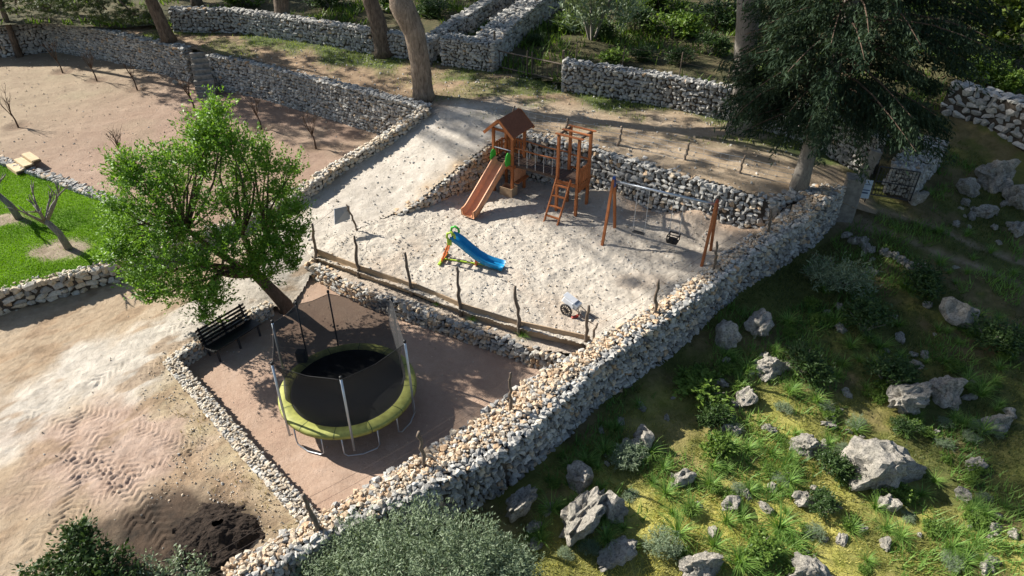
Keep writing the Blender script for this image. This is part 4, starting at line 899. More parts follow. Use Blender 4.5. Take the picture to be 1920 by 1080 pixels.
# tufts with arching blades
def tuft_mesh(seed, nb=75, L=.55, wd=.022):
    r = np.random.default_rng(seed); V, F, T = [], [], []
    for k in range(nb):
        az = r.uniform(0, 2 * math.pi); l = L * r.uniform(.6, 1.2); e0 = r.uniform(.75, 1.5); d = np.array([math.cos(az), math.sin(az), 0]); s_ = np.array([-d[1], d[0], 0]); p = d * r.uniform(0, .07); b = len(V); t = r.uniform(0, 1)
        for i in range(5):
            e = e0 - i * r.uniform(.22, .42); wv = wd * (1 - i / 4.6) / 2
            V += [p - s_ * wv, p + s_ * wv]; T += [t, t]; p = p + (d * math.cos(e) + np.array([0, 0, math.sin(e)])) * l / 4
        F += [[b + 2 * i, b + 2 * i + 1, b + 2 * i + 3, b + 2 * i + 2] for i in range(4)]
    me = fast_mesh('tuft', np.array(V), np.array(F), False, {'tone': np.array(T)}); me.materials.append(L_ASP); return me
TM = [tuft_mesh(400 + k) for k in range(5)]
spots = [(1460, 975, 1.25, 'largest arching grass tuft on bare soil below the flat rock'), (1345, 772, 1.0, 'arching green tuft left of the small pale rock'), (1478, 888, .9, 'bright arching tuft left of the bush by the biggest boulder'), (1270, 985, 1.1, 'dense arching tuft right of the thin slab'), (1385, 1040, 1.1, 'wide arching tuft above the bottom rocks'), (1838, 795, 1.0, 'shaded arching tuft near the right edge')]
for px, py, s_, lb in spots:
    o = link('grass_tuft', random.choice(TM)); o.location = on(zf_hill, px, py + 18); o.scale = (s_,) * 3; o.rotation_euler.z = random.uniform(0, 6); tag(o, lb, 'plant')
for k in range(240):
    px, py = random.uniform(1000, 1900), random.uniform(430, 1070); lim = 1075 - 605 * (px - 520) / 1060 * 1.06
    if py < lim + 90: continue
    if py < 640 and px < 1500 and random.random() < .5: continue
    o = link('grass_tuft', random.choice(TM)); o.location = on(zf_hill, px, py); o.scale = (random.uniform(.45, 1.0),) * 3; o.rotation_euler.z = random.uniform(0, 6); tag(o, 'small tuft of arching green leaves ' + zone(px, py), 'plant', 'small grass tufts ' + zone(px, py))
# bushes
def bush_mesh(name, mat, n, size, asp, seed, up=.5):
    d = unit(7); c = d * .5; c[:, 2] = np.abs(c[:, 2]) * .8 + .25; P, D, T = shoots(c, [.38] * 7, n, 9, .3, up); me = leaf_mesh(name, P, size, asp, .3, D, T); me.materials.append(mat); return me
BM_D = [bush_mesh('foliage', L_SHR, 40, .13, .35, k) for k in range(2)]; BM_G = [bush_mesh('foliage', L_BUS, 40, .15, .45, k) for k in range(3)]; BM_O = [bush_mesh('foliage', L_OLV, 45, .14, .16, k, .9) for k in range(2)]
def bush(px, py, wp, label, meshes, zf=zf_hill, group=None, hh=.8):
    b = on(zf, px, py); dep = project(b)[2][0]; r = wp * dep / FPX / 1.7; t = thing('bush', label, 'bush', b, random.uniform(0, 6), group); t.scale = (r, r, r * hh)
    link('foliage', random.choice(meshes), None, t); mb = MB()
    for k in range(6): a = k * 1.05; mb.tube([(0, 0, -.1), (math.cos(a) * .2, math.sin(a) * .2, .3), (math.cos(a) * .5, math.sin(a) * .5, .7)], [.03, .02, .008], 4)
    mb.build('stem', BARKG, t); return t
bush(1570, 540, 130, 'feathery grey green bush standing in the shade below the wall end', BM_O)
bush(1552, 885, 90, 'dark bush touching the left side of the biggest boulder', BM_D)
bush(1540, 960, 80, 'dark small leaved bush over the white rock', BM_D)
bush(1340, 850, 70, 'bright green leafy bush on the sunny bank', BM_G)
bush(1340, 790, 70, 'dark green bush behind the sunny bank tuft', BM_D)
bush(1180, 870, 80, 'dull green bush beside the squat rock', BM_O)
bush(1320, 740, 120, 'sunlit weedy bush at the edge of the wall shade', BM_G, hh=.5)
bush(1660, 720, 110, 'dark bush left of the broad shaded boulder', BM_D)
bush(1620, 620, 120, 'dark scrubby bush in the shade mid slope', BM_D)
bush(1850, 640, 110, 'shaded bush near the right edge above the boulder', BM_D)
bush(1500, 700, 110, 'dark bush right of the pitted rock', BM_D)
bush(1720, 540, 100, 'low dark bush between ruts and slope', BM_D)
bush(1700, 810, 60, 'dark bush behind the biggest boulder', BM_D)
bush(1680, 935, 60, 'small green bush right of the pointed rock', BM_G)
bush(1420, 1030, 90, 'green leafy bush at the bottom between two pale rocks', BM_G, hh=.6)
bush(1240, 1030, 80, 'dull bush right of the thin slab near the bottom', BM_O)
for k in range(110):
    px, py = random.uniform(980, 1900), random.uniform(560, 1070); lim = 1075 - 605 * (px - 520) / 1060 * 1.06
    if py < lim + 85: continue
    bush(px, py, random.uniform(18, 46), 'low leafy green weed ' + zone(px, py), BM_G if random.random() < .65 else BM_O, zf_hill, 'leafy weeds ' + zone(px, py), random.uniform(.45, .8))
for (px, py, wp) in [(960, 60, 80), (1010, 80, 70), (1060, 60, 90), (1120, 70, 100), (1190, 60, 110), (1260, 70, 110), (1330, 100, 100), (1280, 120, 90), (1210, 110, 90), (1150, 120, 70), (1340, 50, 120), (1240, 20, 140), (1000, 20, 110), (1840, 150, 120), (1905, 170, 110), (1900, 120, 150), (820, 30, 90), (740, 20, 90), (620, 15, 100), (460, 8, 90), (1780, 120, 150)]:
    bush(px, py, wp * random.uniform(.6, .95), 'green undergrowth bush in the wood ' + ('behind the far track wall' if px < 850 else 'behind the field gate and wall' if px < 1400 else 'above the upper field wall'), BM_G if random.random() < .35 else BM_D, zf_for, 'bushes ' + ('behind the far track wall' if px < 850 else 'behind the field gate and wall' if px < 1400 else 'above the upper field wall'), .75)
bush(1110, 75, 170, 'tall pale green bush catching sun behind the field gate', BM_O, zf_for, None, 1.5)
ob = [(at_y(px, py, Y), r) for px, py, Y, r in [(1880, 20, 30, 1.2), (1920, 60, 30, 1.2), (1850, 70, 31, .9), (1830, 0, 31, 1.2), (1930, -10, 30, 1.5), (1870, -40, 31, 1.6), (1790, -30, 32, 1.5)]]
cloud_tree('broadleaf_tree', 'broad leaved tree with sunlit leaves in the upper right corner', np.array([ob[3][0][0] + 1.2, 31.5, 3.9]), ob, 60, .26, .55, L_CAR, .14, BARKB, nl=12, ln=.6)

# ------------------------------------------------------------------ play tower
RA = rad(-33.5); TZ = .97
tp0 = at(927, 358, TZ); tower = thing('play_tower', 'orange timber play tower with gabled roof, tan slide, bridge and ladder', 'play tower', tp0, RA)
PS = .10
def post(u, v, h, z0=-.25, mat=WOOD, r=PS): MB().box((u, v, (h + z0) / 2), (r, r, h - z0)).build('post', mat, tower, bevel=.008)
for u, v in ((0, 0), (.84, 0), (0, .84), (.84, .84)): post(u, v, 2.62)
for u, v in ((2.8, 0), (3.62, 0), (2.8, .84), (3.62, .84)): post(u, v, 2.98)
DK_ = 1.30
for u0 in (0, 2.8):                                                    # decks of dark boards
    for k in range(7): MB().box((u0 + .42, .06 + k * .12, DK_), (.94, .105, .035)).build('deck_board', WOODD, tower)
    for v in (-.06, .90): MB().box((u0 + .42, v, DK_ - .09), (.96, .04, .13)).build('deck_beam', WOOD, tower)
    for u in (-.062, .902): MB().box((u0 + u, .42, DK_ - .085), (.035, .80, .12)).build('deck_beam', WOOD, tower)
# gabled roof: ridge runs front to back
for s_ in (-1, 1):
    a = Vector((.42 + s_ * .62, 0, 2.52)); r_ = Vector((.42, 0, 3.06)); d = (r_ - a).normalized(); nrm = Vector((-d.z, 0, d.x)) * s_ * -1
    rf = MB().add([Vector((.42 + s_ * .01, -.26, 3.06)), Vector((.42 + s_ * .01, 1.10, 3.06)), Vector((a.x, 1.10, a.z)), Vector((a.x, -.26, a.z)),
                   Vector((.42 + s_ * .01, -.26, 3.03)), Vector((.42 + s_ * .01, 1.10, 3.03)), Vector((a.x, 1.10, a.z - .03)), Vector((a.x, -.26, a.z - .03))],
                  [(0, 1, 2, 3), (7, 6, 5, 4), (0, 3, 7, 4), (1, 5, 6, 2), (0, 4, 5, 1), (3, 2, 6, 7)]).build('roof', ROOFW, tower)
    for k in range(6):
        t = (k + .5) / 6; c = Vector((.42 + s_ * .62 * t, .42, 3.06 - .54 * t)); M = Euler((0, s_ * math.atan2(.54, .62), 0)).to_matrix()
        MB().box(c + M @ Vector((0, 0, .018 + .004 * (k % 2))), (.15, 1.40, .022), M).build('board', ROOFW, rf)
    for v in (-.285, 1.125): MB().bar((.42 + s_ * .66, v, 2.46), (.42 + s_ * .005, v, 3.05), .035, .11).build('bargeboard', WOOD, tower)
for v in (.02, .82): MB().bar((-.02, v + .0, 2.56), (.86, v, 2.56), .04, .09).build('tie_beam', WOOD, tower)
# flat slatted cover over the second tower
for v in (-.03, .43, .87): MB().bar((2.68, v, 3.0), (3.78, v, 3.0), .11, .03).build('cover_board', WOOD, tower)
for u in (2.8, 3.62): MB().bar((u, -.08, 2.96), (u, .92, 2.96), .05, .07).build('cover_beam', WOODD, tower)
# railings
for z in (DK_ + .12, DK_ + .62): MB().bar((-.02, .9, z), (.86, .9, z), .03, .07).build('rail', WOOD, tower)
for k in range(6): MB().box((.08 + k * .136, .93, DK_ + .37), (.09, .022, .62)).build('rail_board', WOOD, tower)
for k in range(4): MB().box((-.085, .16 + k * .17, DK_ + .36), (.022, .10, .6)).build('rail_board', WOOD, tower)
for z in (DK_ + .12, DK_ + .6): MB().bar((-.06, .05, z), (-.06, .8, z), .03, .06).build('rail', WOOD, tower)
MB().tube([(.05, -.03, DK_ + .58), (.8, -.03, DK_ + .58)], .018, 8).build('grab_bar', STEEL, tower)
for k in range(6): MB().box((3.70, .07 + k * .14, DK_ + .12 + .02 * (k % 2)), (.022, .10, .92)).build('rail_board', WOOD, tower)
for z in (DK_ - .2, DK_ + .45): MB().bar((3.672, .0, z), (3.672, .84, z), .03, .07).build('rail', WOOD, tower)
for z in (DK_ + .12, DK_ + .6): MB().bar((2.84, .9, z), (3.6, .9, z), .03, .06).build('rail', WOOD, tower)
# lower wall and counter under the first tower, box at its foot
for k in range(5): MB().box((.905, .13 + k * .16, .86), (.025, .14, .55)).build('wall_board', SLIDE, tower)
MB().box((1.0, .42, .60), (.2, .8, .03)).build('counter', WOOD, tower)
bx_ = thing('wooden_crate', 'small brown wooden box standing under the gabled play tower', 'box', tp0 + np.array([.55 * math.cos(RA) + .1, .45 * math.sin(RA) - .05, 0]), RA)
for s_ in (-1, 1):
    MB().box((s_ * .26, 0, .18), (.03, .42, .36)).build('side_panel', PLANK, bx_); MB().box((0, s_ * .195, .18), (.485, .03, .36)).build('side_panel', PLANK, bx_)
MB().box((0, 0, .06), (.48, .35, .03)).build('base_panel', WOODD, bx_)
# bridge
for v in (.14, .70):
    MB().bar((.9, v, DK_ - .06), (2.76, v, DK_ - .06), .05, .10).build('bridge_beam', WOODD, tower)
for k in range(15): MB().box((.97 + k * .123, .42, DK_ + .01), (.10, .66, .028)).build('bridge_board', WOODD, tower)
for v in (.05, .79):
    for z in (DK_ + .34, DK_ + .72):
        MB().tube([(.88, v, z), (1.4, v, z - .03), (1.82, v, z - .045), (2.3, v, z - .03), (2.76, v, z)], .028 if z > DK_ + .5 else .014, 6).build('bridge_rail', WOOD if z > DK_ + .5 else WOODD, tower, True)
    for k in range(5): MB().tube([(1.1 + k * .36, v, DK_ + .02), (1.1 + k * .36, v, DK_ + .68)], .010, 5).build('bridge_rope', CHAIN, tower)
# ladder of the second tower
for u in (2.84, 3.40):
    MB().bar((u, -.95, -.1), (u, -.09, DK_ + .12), .05, .09, (0, 1, 0)).build('ladder_stile', WOOD, tower, bevel=.006)
for k in range(4):
    t = (k + .8) / 4.6; MB().box((3.12, -.95 + .86 * t, -.1 + (DK_ + .22) * t), (.58, .09, .04)).build('rung', WOOD, tower)
# slide: channel with high sides swept down to the sand
def sweep(path, half, hgt, th, ux):
    """U channel swept along path; ux = unit sideways vector"""
    V, F = [], []; ux = Vector(ux); path = [Vector(p) for p in path]
    for i, p in enumerate(path):
        d = (path[min(i + 1, len(path) - 1)] - path[max(i - 1, 0)]).normalized(); n = ux.cross(d).normalized(); n = n if n.z > 0 else -n
        for o, h in ((-half, hgt), (-half + th * 1.6, hgt), (-half + th * 2.6, .015), (-half * .5, 0), (half * .5, 0), (half - th * 2.6, .015), (half - th * 1.6, hgt), (half, hgt), (half, -.05), (0, -.05), (-half, -.05)):
            V.append(p + ux * o + n * h)
    m = 11
    for i in range(len(path) - 1):
        for k in range(m): F.append((i * m + k, i * m + (k + 1) % m, (i + 1) * m + (k + 1) % m, (i + 1) * m + k))
    F += [tuple(range(m)), tuple((len(path) - 1) * m + k for k in range(m - 1, -1, -1))]; return V, F
sp = [(0.40, -.04, DK_ + .03), (.40, -.18, DK_ + .0), (.40, -.42, DK_ - .16)] + [(.40, -.42 - 1.42 * t, DK_ - .16 - .93 * t) for t in (.25, .5, .75, 1.0)] + [(.40, -1.98, .135), (.40, -2.12, .09), (.40, -2.30, .075)]
V, F = sweep(sp, .29, .23, .035, (1, 0, 0)); MB().add(V, F).build('slide_chute', SLIDE, tower, True)
for u in (.07, .75):
    pr = [(0, 0), (-.30, .0), (-.36, .22), (-.30, .44), (-.18, .52), (-.06, .46), (0, .34)]
    V = [(u - .025, y + .02, DK_ + .02 + z) for y, z in pr] + [(u + .025, y + .02, DK_ + .02 + z) for y, z in pr]; n = len(pr)
    MB().add(V, [tuple(range(n)), tuple(range(2 * n - 1, n - 1, -1))] + [(k, n + k, n + (k + 1) % n, (k + 1) % n) for k in range(n)]).build('slide_handle', GREENP, tower, bevel=.01)

# ------------------------------------------------------------------ swing set
sl_, sr_ = (at(1122, 457, 1) + at(1155, 427, 1)) / 2, (at(1308, 505, 1) + at(1332, 475, 1)) / 2
dv = sr_ - sl_; SL = float(np.hypot(dv[0], dv[1])); SA = math.atan2(dv[1], dv[0]); sl_ = sl_ + [.05, 0, .0]
sw = thing('swing_set', 'timber A frame swing with pale blue steel beam and two seats', 'swing', sl_, SA); SHT = 2.2
for x0, br in ((0, BLUEM), (SL, REDM)):
    for s_ in (-1, 1):
        MB().bar((x0, s_ * .62, -.3), (x0, s_ * .05, SHT - .02), .09, .09, (1, 0, 0)).build('leg', WOOD, sw, bevel=.008)
    MB().box((x0, 0, SHT - .12), (.13, .20, .36), taper=.6).build('bracket', br, sw, bevel=.01)
MB().tube([(.02, 0, SHT - .10), (SL - .02, 0, SHT - .10)], .042, 10).build('beam', STEEL, sw, True)
for x0, kind in ((1.05, 'plank'), (2.25, 'baby')):
    s0 = MB().box((x0, 0, .42), (.44, .17, .03)).build('seat', BLACKR, sw, bevel=.008) if kind == 'plank' else None
    if s0 is None:
        m = MB(); m.box((x0, 0, .42), (.34, .30, .05))
        for sx in (-1, 1):
            m.tube([(x0 + sx * .17, -.15, .44), (x0 + sx * .17, -.17, .66), (x0 + sx * .17, .17, .66), (x0 + sx * .17, .15, .44)], .022, 6)
            m.tube([(x0 - .17, sx * .17, .66), (x0 + .17, sx * .17, .66)], .024, 6); m.tube([(x0 - .17, sx * .16, .55), (x0 + .17, sx * .16, .55)], .018, 6); m.tube([(x0 + sx * .02, -.16, .44), (x0 + sx * .02, -.17, .66)], .02, 6)
        s0 = m.build('seat', BLACKR, sw)
    for sx in (-1, 1):
        xx = x0 + sx * (.20 if kind == 'plank' else .17); z0 = .43 if kind == 'plank' else .66
        MB().tube([(xx, 0, z0), (xx, 0, SHT - .14)], .011, 5).build('chain', CHAIN, sw)

# ------------------------------------------------------------------ toy slide
ty0 = at(848, 489, .9); ty0[2] = zat(zf_play, ty0[0], ty0[1]); toy = thing('toy_slide', 'small plastic toy slide with blue chute, orange steps and lime handles', 'toy slide', ty0, rad(-16))
path = [(.02, 0, .92), (.15, 0, .90), (.32, 0, .80), (.6, 0, .57), (.88, 0, .36), (1.15, 0, .22), (1.4, 0, .15), (1.62, 0, .12), (1.78, 0, .08)]
V, F = sweep(path, .20, .12, .02, (0, 1, 0)); MB().add(V, F).build('chute', BLUEP, toy, True)
for s_ in (-1, 1):
    MB().bar((-.30, s_ * .22, .04), (.0, s_ * .17, .84), .05, .07, (0, 1, 0)).build('ladder_stile', ORANGEP, toy, bevel=.01)
    MB().tube([(.06, s_ * .19, .82), (-.06, s_ * .2, 1.02), (-.03, s_ * .2, 1.16), (.09, s_ * .2, 1.22), (.2, s_ * .2, 1.14), (.22, s_ * .2, 1.02)], .042, 8).build('handle', LIMEP if s_ < 0 else GREENP, toy, True)
    MB().box((.02, s_ * .2, .84), (.16, .06, .22)).build('bracket', LIMEP, toy, bevel=.015)
for k in range(4): MB().box((-.27 + k * .075, 0, .14 + k * .2), (.09, .40, .03)).build('rung', ORANGEP, toy)
MB().bar((-.32, -.40, .035), (-.32, .40, .035), .10, .07).build('base_bar', LIMEP, toy, bevel=.015)
MB().bar((-.3, 0, .03), (1.25, 0, .05), .05, .04).build('base_strut', LIMEP, toy)
MB().box((.86, 0, .17), (.06, .22, .34)).build('support', ORANGEP, toy, bevel=.01)

# ------------------------------------------------------------------ white cart
c0 = at(1066, 586, .9); c0[2] = zat(zf_play, c0[0], c0[1]); cart = thing('hand_cart', 'small white box cart with a dark spoked wheel standing on the sand', 'cart', c0, rad(-38)); cart.scale = (.92,) * 3
M = Euler((0, rad(18), 0)).to_matrix()
MB().box((.0, .08, .42), (.48, .32, .20), M, .9).build('tray', WHITEP, cart, bevel=.02)
MB().box((.24, .08, .36), (.20, .30, .20), M).build('grey_panel', STEEL, cart, bevel=.01)
MB().box((.0, .08, .555), (.46, .24, .03), M).build('lid', WHITEP, cart, bevel=.008)
wh = MB().tube([(.20 * math.cos(t), -.16, .20 + .20 * math.sin(t)) for t in np.linspace(0, 2 * math.pi, 25)], .03, 8, False).build('wheel', BLACKR, cart, True)
for k in range(6): a = k * math.pi / 6; MB().bar((-.18 * math.cos(a), -.16, .20 - .18 * math.sin(a)), (.18 * math.cos(a), -.16, .20 + .18 * math.sin(a)), .02, .03, (0, 1, 0)).build('spoke', BLACKR, wh)
MB().tube([(0, -.2, .20), (0, .3, .20)], .015, 6).build('axle', DARKST, cart)
for s_ in (-.06, .22): MB().tube([(.2, s_, .34), (.62, s_, .12), (.95, s_, .05)], .014, 6).build('handle', WOODD, cart)
MB().tube([(.3, .08, .3), (.34, .08, 0)], .015, 6).build('prop', DARKST, cart)
rt = at(1078, 594, .92); rt[2] = zat(zf_play, rt[0], rt[1]); ry = thing('red_toy', 'little red plastic toy lying in the sand by the cart', 'toy', rt, .4)
MB().box((0, 0, .04), (.22, .09, .06)).build('body', REDT, ry, bevel=.012); MB().tube([(.08, 0, .06), (.22, .04, .03)], .012, 6).build('handle', REDT, ry)

# ------------------------------------------------------------------ bench
bn = (at(417, 598, .86) + at(440, 630, .44)) / 2; dB = at(462, 572, .86) - at(372, 625, .86); bl_ = float(np.hypot(dB[0], dB[1])); bn[2] = 0
bench = thing('slatted_bench', 'black slatted park bench in front of the short low wall', 'bench', bn, math.atan2(dB[1], dB[0]))
for k in range(5): MB().box((0, -.34 + k * .105, .43 - .012 * k), (bl_, .085, .03)).build('seat_slat', BLACKW, bench)
M = Euler((rad(-68), 0, 0)).to_matrix()
for k in range(5): MB().box((0, .17 + k * .038, .47 + k * .10), (bl_, .085, .028), M).build('back_slat', BLACKW, bench)
for s_ in (-1, 0, 1):
    x = s_ * (bl_ / 2 - .12); m = MB(); m.bar((x, -.34, 0), (x, -.34, .40), .05, .05, (1, 0, 0)); m.bar((x, .14, 0), (x, .36, .92), .05, .05, (1, 0, 0)); m.bar((x, -.36, .385), (x, .2, .35), .045, .05); m.build('end_frame', DARKST, bench)

# ------------------------------------------------------------------ trampoline
tc_ = np.array([-4.32, 13.25, 0.0]); tra = thing('trampoline', 'round trampoline with lime green pad and black safety net on the terrace', 'trampoline', tc_)
TR, TH = 1.76, .78
MB().revolve([(0.0, TH - .03), (.7, TH - .045), (1.42, TH - .012), (1.50, TH - .01)], 56).build('mat', MAT_T, tra, True)
NS = 12
for k in range(NS):
    a0, a1 = 2 * math.pi * k / NS + .006, 2 * math.pi * (k + 1) / NS - .006
    MB().revolve([(1.47, TH + .0), (1.49, TH + .012), (1.62, TH + .022), (1.74, TH + .012), (1.78, TH - .02), (1.79, TH - .11), (1.78, TH - .11), (1.76, TH - .04), (1.49, TH - .02), (1.47, TH)], 8, a0, a1).build('pad', PADG, tra, True)
for k in range(NS):
    a = 2 * math.pi * k / NS; MB().revolve([(1.48, TH + .012), (1.62, TH + .026), (1.74, TH + .016), (1.785, TH - .03)], 1, a - .006, a + .006).build('seam', PADD, tra)
MB().tube([(1.70 * math.cos(t), 1.70 * math.sin(t), TH - .08) for t in np.linspace(0, 2 * math.pi, 49)], .024, 8, False).build('frame_ring', STEEL, tra, True)
for a in (243, 290, 340, 55, 110, 165):
    r0, r1 = rad(a - 15), rad(a + 15); p = lambda r, t, z: (r * math.cos(t), r * math.sin(t), z)
    MB().tube([p(1.70, r0, TH - .09), p(1.72, r0, .10), p(1.74, r0 + .05, .03), p(1.76, (r0 + r1) / 2, .02), p(1.74, r1 - .05, .03), p(1.72, r1, .10), p(1.70, r1, TH - .09)], .019, 7).build('leg', STEEL, tra, True)
PA = [50, 110, 139, 168, 224, 284, 346]; NTOP = 2.62
for a in PA:
    t = rad(a); r = 1.80; lean = -.03
    mp_ = MB().tube([(r * math.cos(t), r * math.sin(t), .25), (r * math.cos(t), r * math.sin(t), 1.5), ((r + lean) * math.cos(t), (r + lean) * math.sin(t), NTOP)], .03 if a not in (110, 139) else .022, 8).build('pole', STEEL if a in (168, 224, 284, 346) else DARKST, tra, True)
    MB().tube([((r + lean) * math.cos(t), (r + lean) * math.sin(t), NTOP - .02), ((r + lean) * math.cos(t), (r + lean) * math.sin(t), NTOP + .05)], .036, 8).build('cap', BLACKR, mp_, True)
V, F, cord = [], [], MB(); NP = 112
ang = np.linspace(0, 2 * math.pi, NP, endpoint=False); pang = np.radians(np.array(PA))
for t in ang:
    dmin = np.min(np.abs((t - pang + math.pi) % (2 * math.pi) - math.pi)); sag = min(dmin / .5, 1)
    lo_ = pang[np.argmin(np.where((t - pang) % (2 * math.pi) >= 0, (t - pang) % (2 * math.pi), 9))]; hi_ = pang[np.argmin((pang - t) % (2 * math.pi))]
    rt_ = 1.77 * math.cos(((hi_ - lo_) % (2 * math.pi)) / 2) / max(math.cos(((t - lo_) % (2 * math.pi)) - ((hi_ - lo_) % (2 * math.pi)) / 2), .3) if lo_ != hi_ else 1.77
    for j in range(7):
        f = j / 6; r = 1.45 * (1 - f) + rt_ * f if f < .3 else rt_ * (1 - .10 * math.sin(math.pi * (f - .3) / .7)) * (1 if f > .3 else 1)
        r = min(r, 1.45 + (rt_ - 1.45) * min(1, f * 2.2)); V.append((r * math.cos(t), r * math.sin(t), TH + .01 + (NTOP - TH - .06 - .10 * sag) * f))
for i in range(NP):
    for j in range(6): F.append((i * 7 + j, ((i + 1) % NP) * 7 + j, ((i + 1) % NP) * 7 + j + 1, i * 7 + j + 1))
MB().add(V, F).build('safety_net', NET, tra, True)
MB().tube([V[i * 7 + 6] for i in list(range(NP)) + [0]], .007, 5, False).build('top_cord', BLACKR, tra, True)
MB().box((1.73 * math.cos(rad(146)), 1.73 * math.sin(rad(146)), .98), (.28, .22, .38)).build('shoe_bag', BLACKR, tra, bevel=.04)

# ------------------------------------------------------------------ rustic plank fence
fen = thing('plank_fence', 'low fence of weathered planks held by crooked branch posts above the terrace', 'fence', PL[0])
tops = [(587, 420), (666, 443), (758, 473), (856, 501), (966, 538), (1103, 573)]
bases = [(592, 489), (673, 520), (772, 553), (864, 592), (975, 628), (1097, 656)]
def crooked(name, mat, b, h, lean, r, parent, off, seed):
    rd = random.Random(seed); n = 9; pts = [];
    for i in range(n + 1): t = i / n; pts.append(b - off + np.array([lean[0] * t + rd.uniform(-.035, .035) * (i > 0), lean[1] * t + rd.uniform(-.03, .03), h * t - .15 * (i == 0)]))
    return MB().tube(pts, [r * rd.uniform(.85, 1.2) * (1.1 - .35 * i / n) for i in range(n + 1)], 7).build(name, mat, parent, True)
fp_ = []
for k, (tp_, bs) in enumerate(zip(tops, bases)):
    b = at(*bs, .58); h = height_for(b, tp_[1]); q = at_y(tp_[0], tp_[1], b[1]); fp_.append(b); crooked('post', POST, b, h, (q[0] - b[0], 0), .052, fen, PL[0], 70 + k)
for k in range(5):
    for j in range(2):
        a, b = fp_[k] + [.05, .06, 0], fp_[k + 1] + [.05, .06, 0]; d = (b - a) / np.linalg.norm(b - a); z = .58 + j * .235 + .1
        j0 = random.uniform(-.012, .012); MB().bar(a - PL[0] - d * .06 + [j0, j0 - .012 * (k % 2), z - a[2] + .0], b - PL[0] + d * .06 + [j0, j0 - .012 * (k % 2), z - b[2] + random.uniform(-.02, .02)], .035, .228).build('plank', PLANK, fen, bevel=.006)
b = at(1106, 664, .75); lone = thing('fence_stake', 'thin dark stake leaning by the last post of the plank fence', 'post', b); crooked('stake', POST, b, height_for(b, 606), (.1, 0), .035, lone, b, 91)
b = at(669, 430, .88); b[2] = zat(zf_play, b[0], b[1]); br_ = thing('branch_post', 'crooked thin branch post standing alone in sand behind the grey panel', 'post', b); h = height_for(b, 384); crooked('stake', POST, b, h, (-.22, 0), .035, br_, b, 92)
# grey panel hung on a wire between the first fence post and the lone branch
t1 = np.array([at_y(587, 424, fp_[0][1])[0], fp_[0][1], at_y(587, 424, fp_[0][1])[2]]); t2 = b + [-.2, 0, h - .05]
pc_ = at(641, 403, 1.55); pn = thing('hanging_panel', 'pale grey mesh panel hung on wire between two crooked posts', 'panel', pc_)
e1 = at(627, 392, 1.75) - pc_; e2 = at(655, 386, 1.75) - pc_; e3 = at(656, 410, 1.32) - pc_; e4 = at(628, 421, 1.32) - pc_
nrm = np.cross(e2 - e1, e4 - e1); nrm = nrm / np.linalg.norm(nrm) * .012
MB().add([e + s_ * nrm for s_ in (1, -1) for e in (e1, e2, e3, e4)], [(0, 1, 2, 3), (7, 6, 5, 4), (0, 4, 5, 1), (1, 5, 6, 2), (2, 6, 7, 3), (3, 7, 4, 0)]).build('panel', PANELM, pn)
for a, q in ((t1, e1), (t2, e2)): MB().tube([a - pc_, q], .006, 4).build('wire', DARKST, pn)
for a, q in ((e1, e2), (e2, e3), (e3, e4), (e4, e1)): MB().tube([a, q], .012, 5).build('frame_bar', STEEL, pn)

# ------------------------------------------------------------------ wire fence on the boundary wall
wf = thing('wall_wire_fence', 'slack wire fence on grey stakes along the top of the broad boundary wall', 'fence', at(600, 990, .85)); wo_ = np.array(wf.location); tpw = []
for (bx, by, tx, ty, z, r) in [(598, 992, 566, 928, .85, .05), (797, 872, 784, 812, 1.0, .045), (956, 768, 957, 698, 1.2, .04), (1228, 588, 1234, 524, 1.65, .05), (1340, 506, 1345, 455, 2.0, .045), (1441, 438, 1448, 392, 2.3, .04)]:
    b = at(bx, by, z); h = height_for(b, ty); q = at_y(tx, ty, b[1]); crooked('stake', POST, b - [0, 0, .1], h + .1, ((q[0] - b[0]), 0), r, wf, wo_, bx); tpw.append((b, np.array([q[0], b[1], b[2] + h])))
b = at(400, 1100, .7); tpw.insert(0, (b, b + [0, 0, 1.0]))
for (b0, t0), (b1, t1) in zip(tpw[:-1], tpw[1:]):
    for f in (.35, .6, .85): MB().tube([p - wo_ for p in bent(b0 * (1 - f) + t0 * f, b1 * (1 - f) + t1 * f, 5, .0, -.01)], .003, 4).build('wire', RUST, wf)
# wire mesh fence above the playground
mf = thing('mesh_fence', 'low sagging wire mesh fence on pale branch stakes above the playground back wall', 'fence', BK[2]); mo = np.array(mf.location); tpm = []
for (bx, by, ty, z) in [(962, 245, 200, 2.85), (1062, 258, 222, 2.85), (1162, 282, 238, 2.85), (1287, 312, 268, 2.8), (1391, 338, 292, 2.75), (1500, 360, 318, 2.7)]:
    b = at(bx, by, z) + [0, .35, 0]; h = height_for(b, ty); crooked('stake', BARKL if bx > 1100 else POST, b, min(h, 1.3), (.06, .02), .05, mf, mo, bx); tpm.append((b, b + [.05, 0, min(h, 1.3)]))
for (b0, t0), (b1, t1) in zip(tpm[:-1], tpm[1:]):
    for f in (.15, .4, .65, .9): MB().tube([p - mo for p in bent(b0 * (1 - f) + t0 * f, b1 * (1 - f) + t1 * f, 5, .0, -.015)], .006, 4).build('wire', STEEL, mf)
    L = np.linalg.norm(b1 - b0); m = MB()
    for k in range(1, int(L / .3)): t = k * .3 / L; a = b0 * (1 - t) + b1 * t; c = t0 * (1 - t) + t1 * t; m.tube([a * .85 + c * .15 - mo, a * .12 + c * .88 - mo], .003, 3)
    m.build('wire_mesh', STEEL, mf)
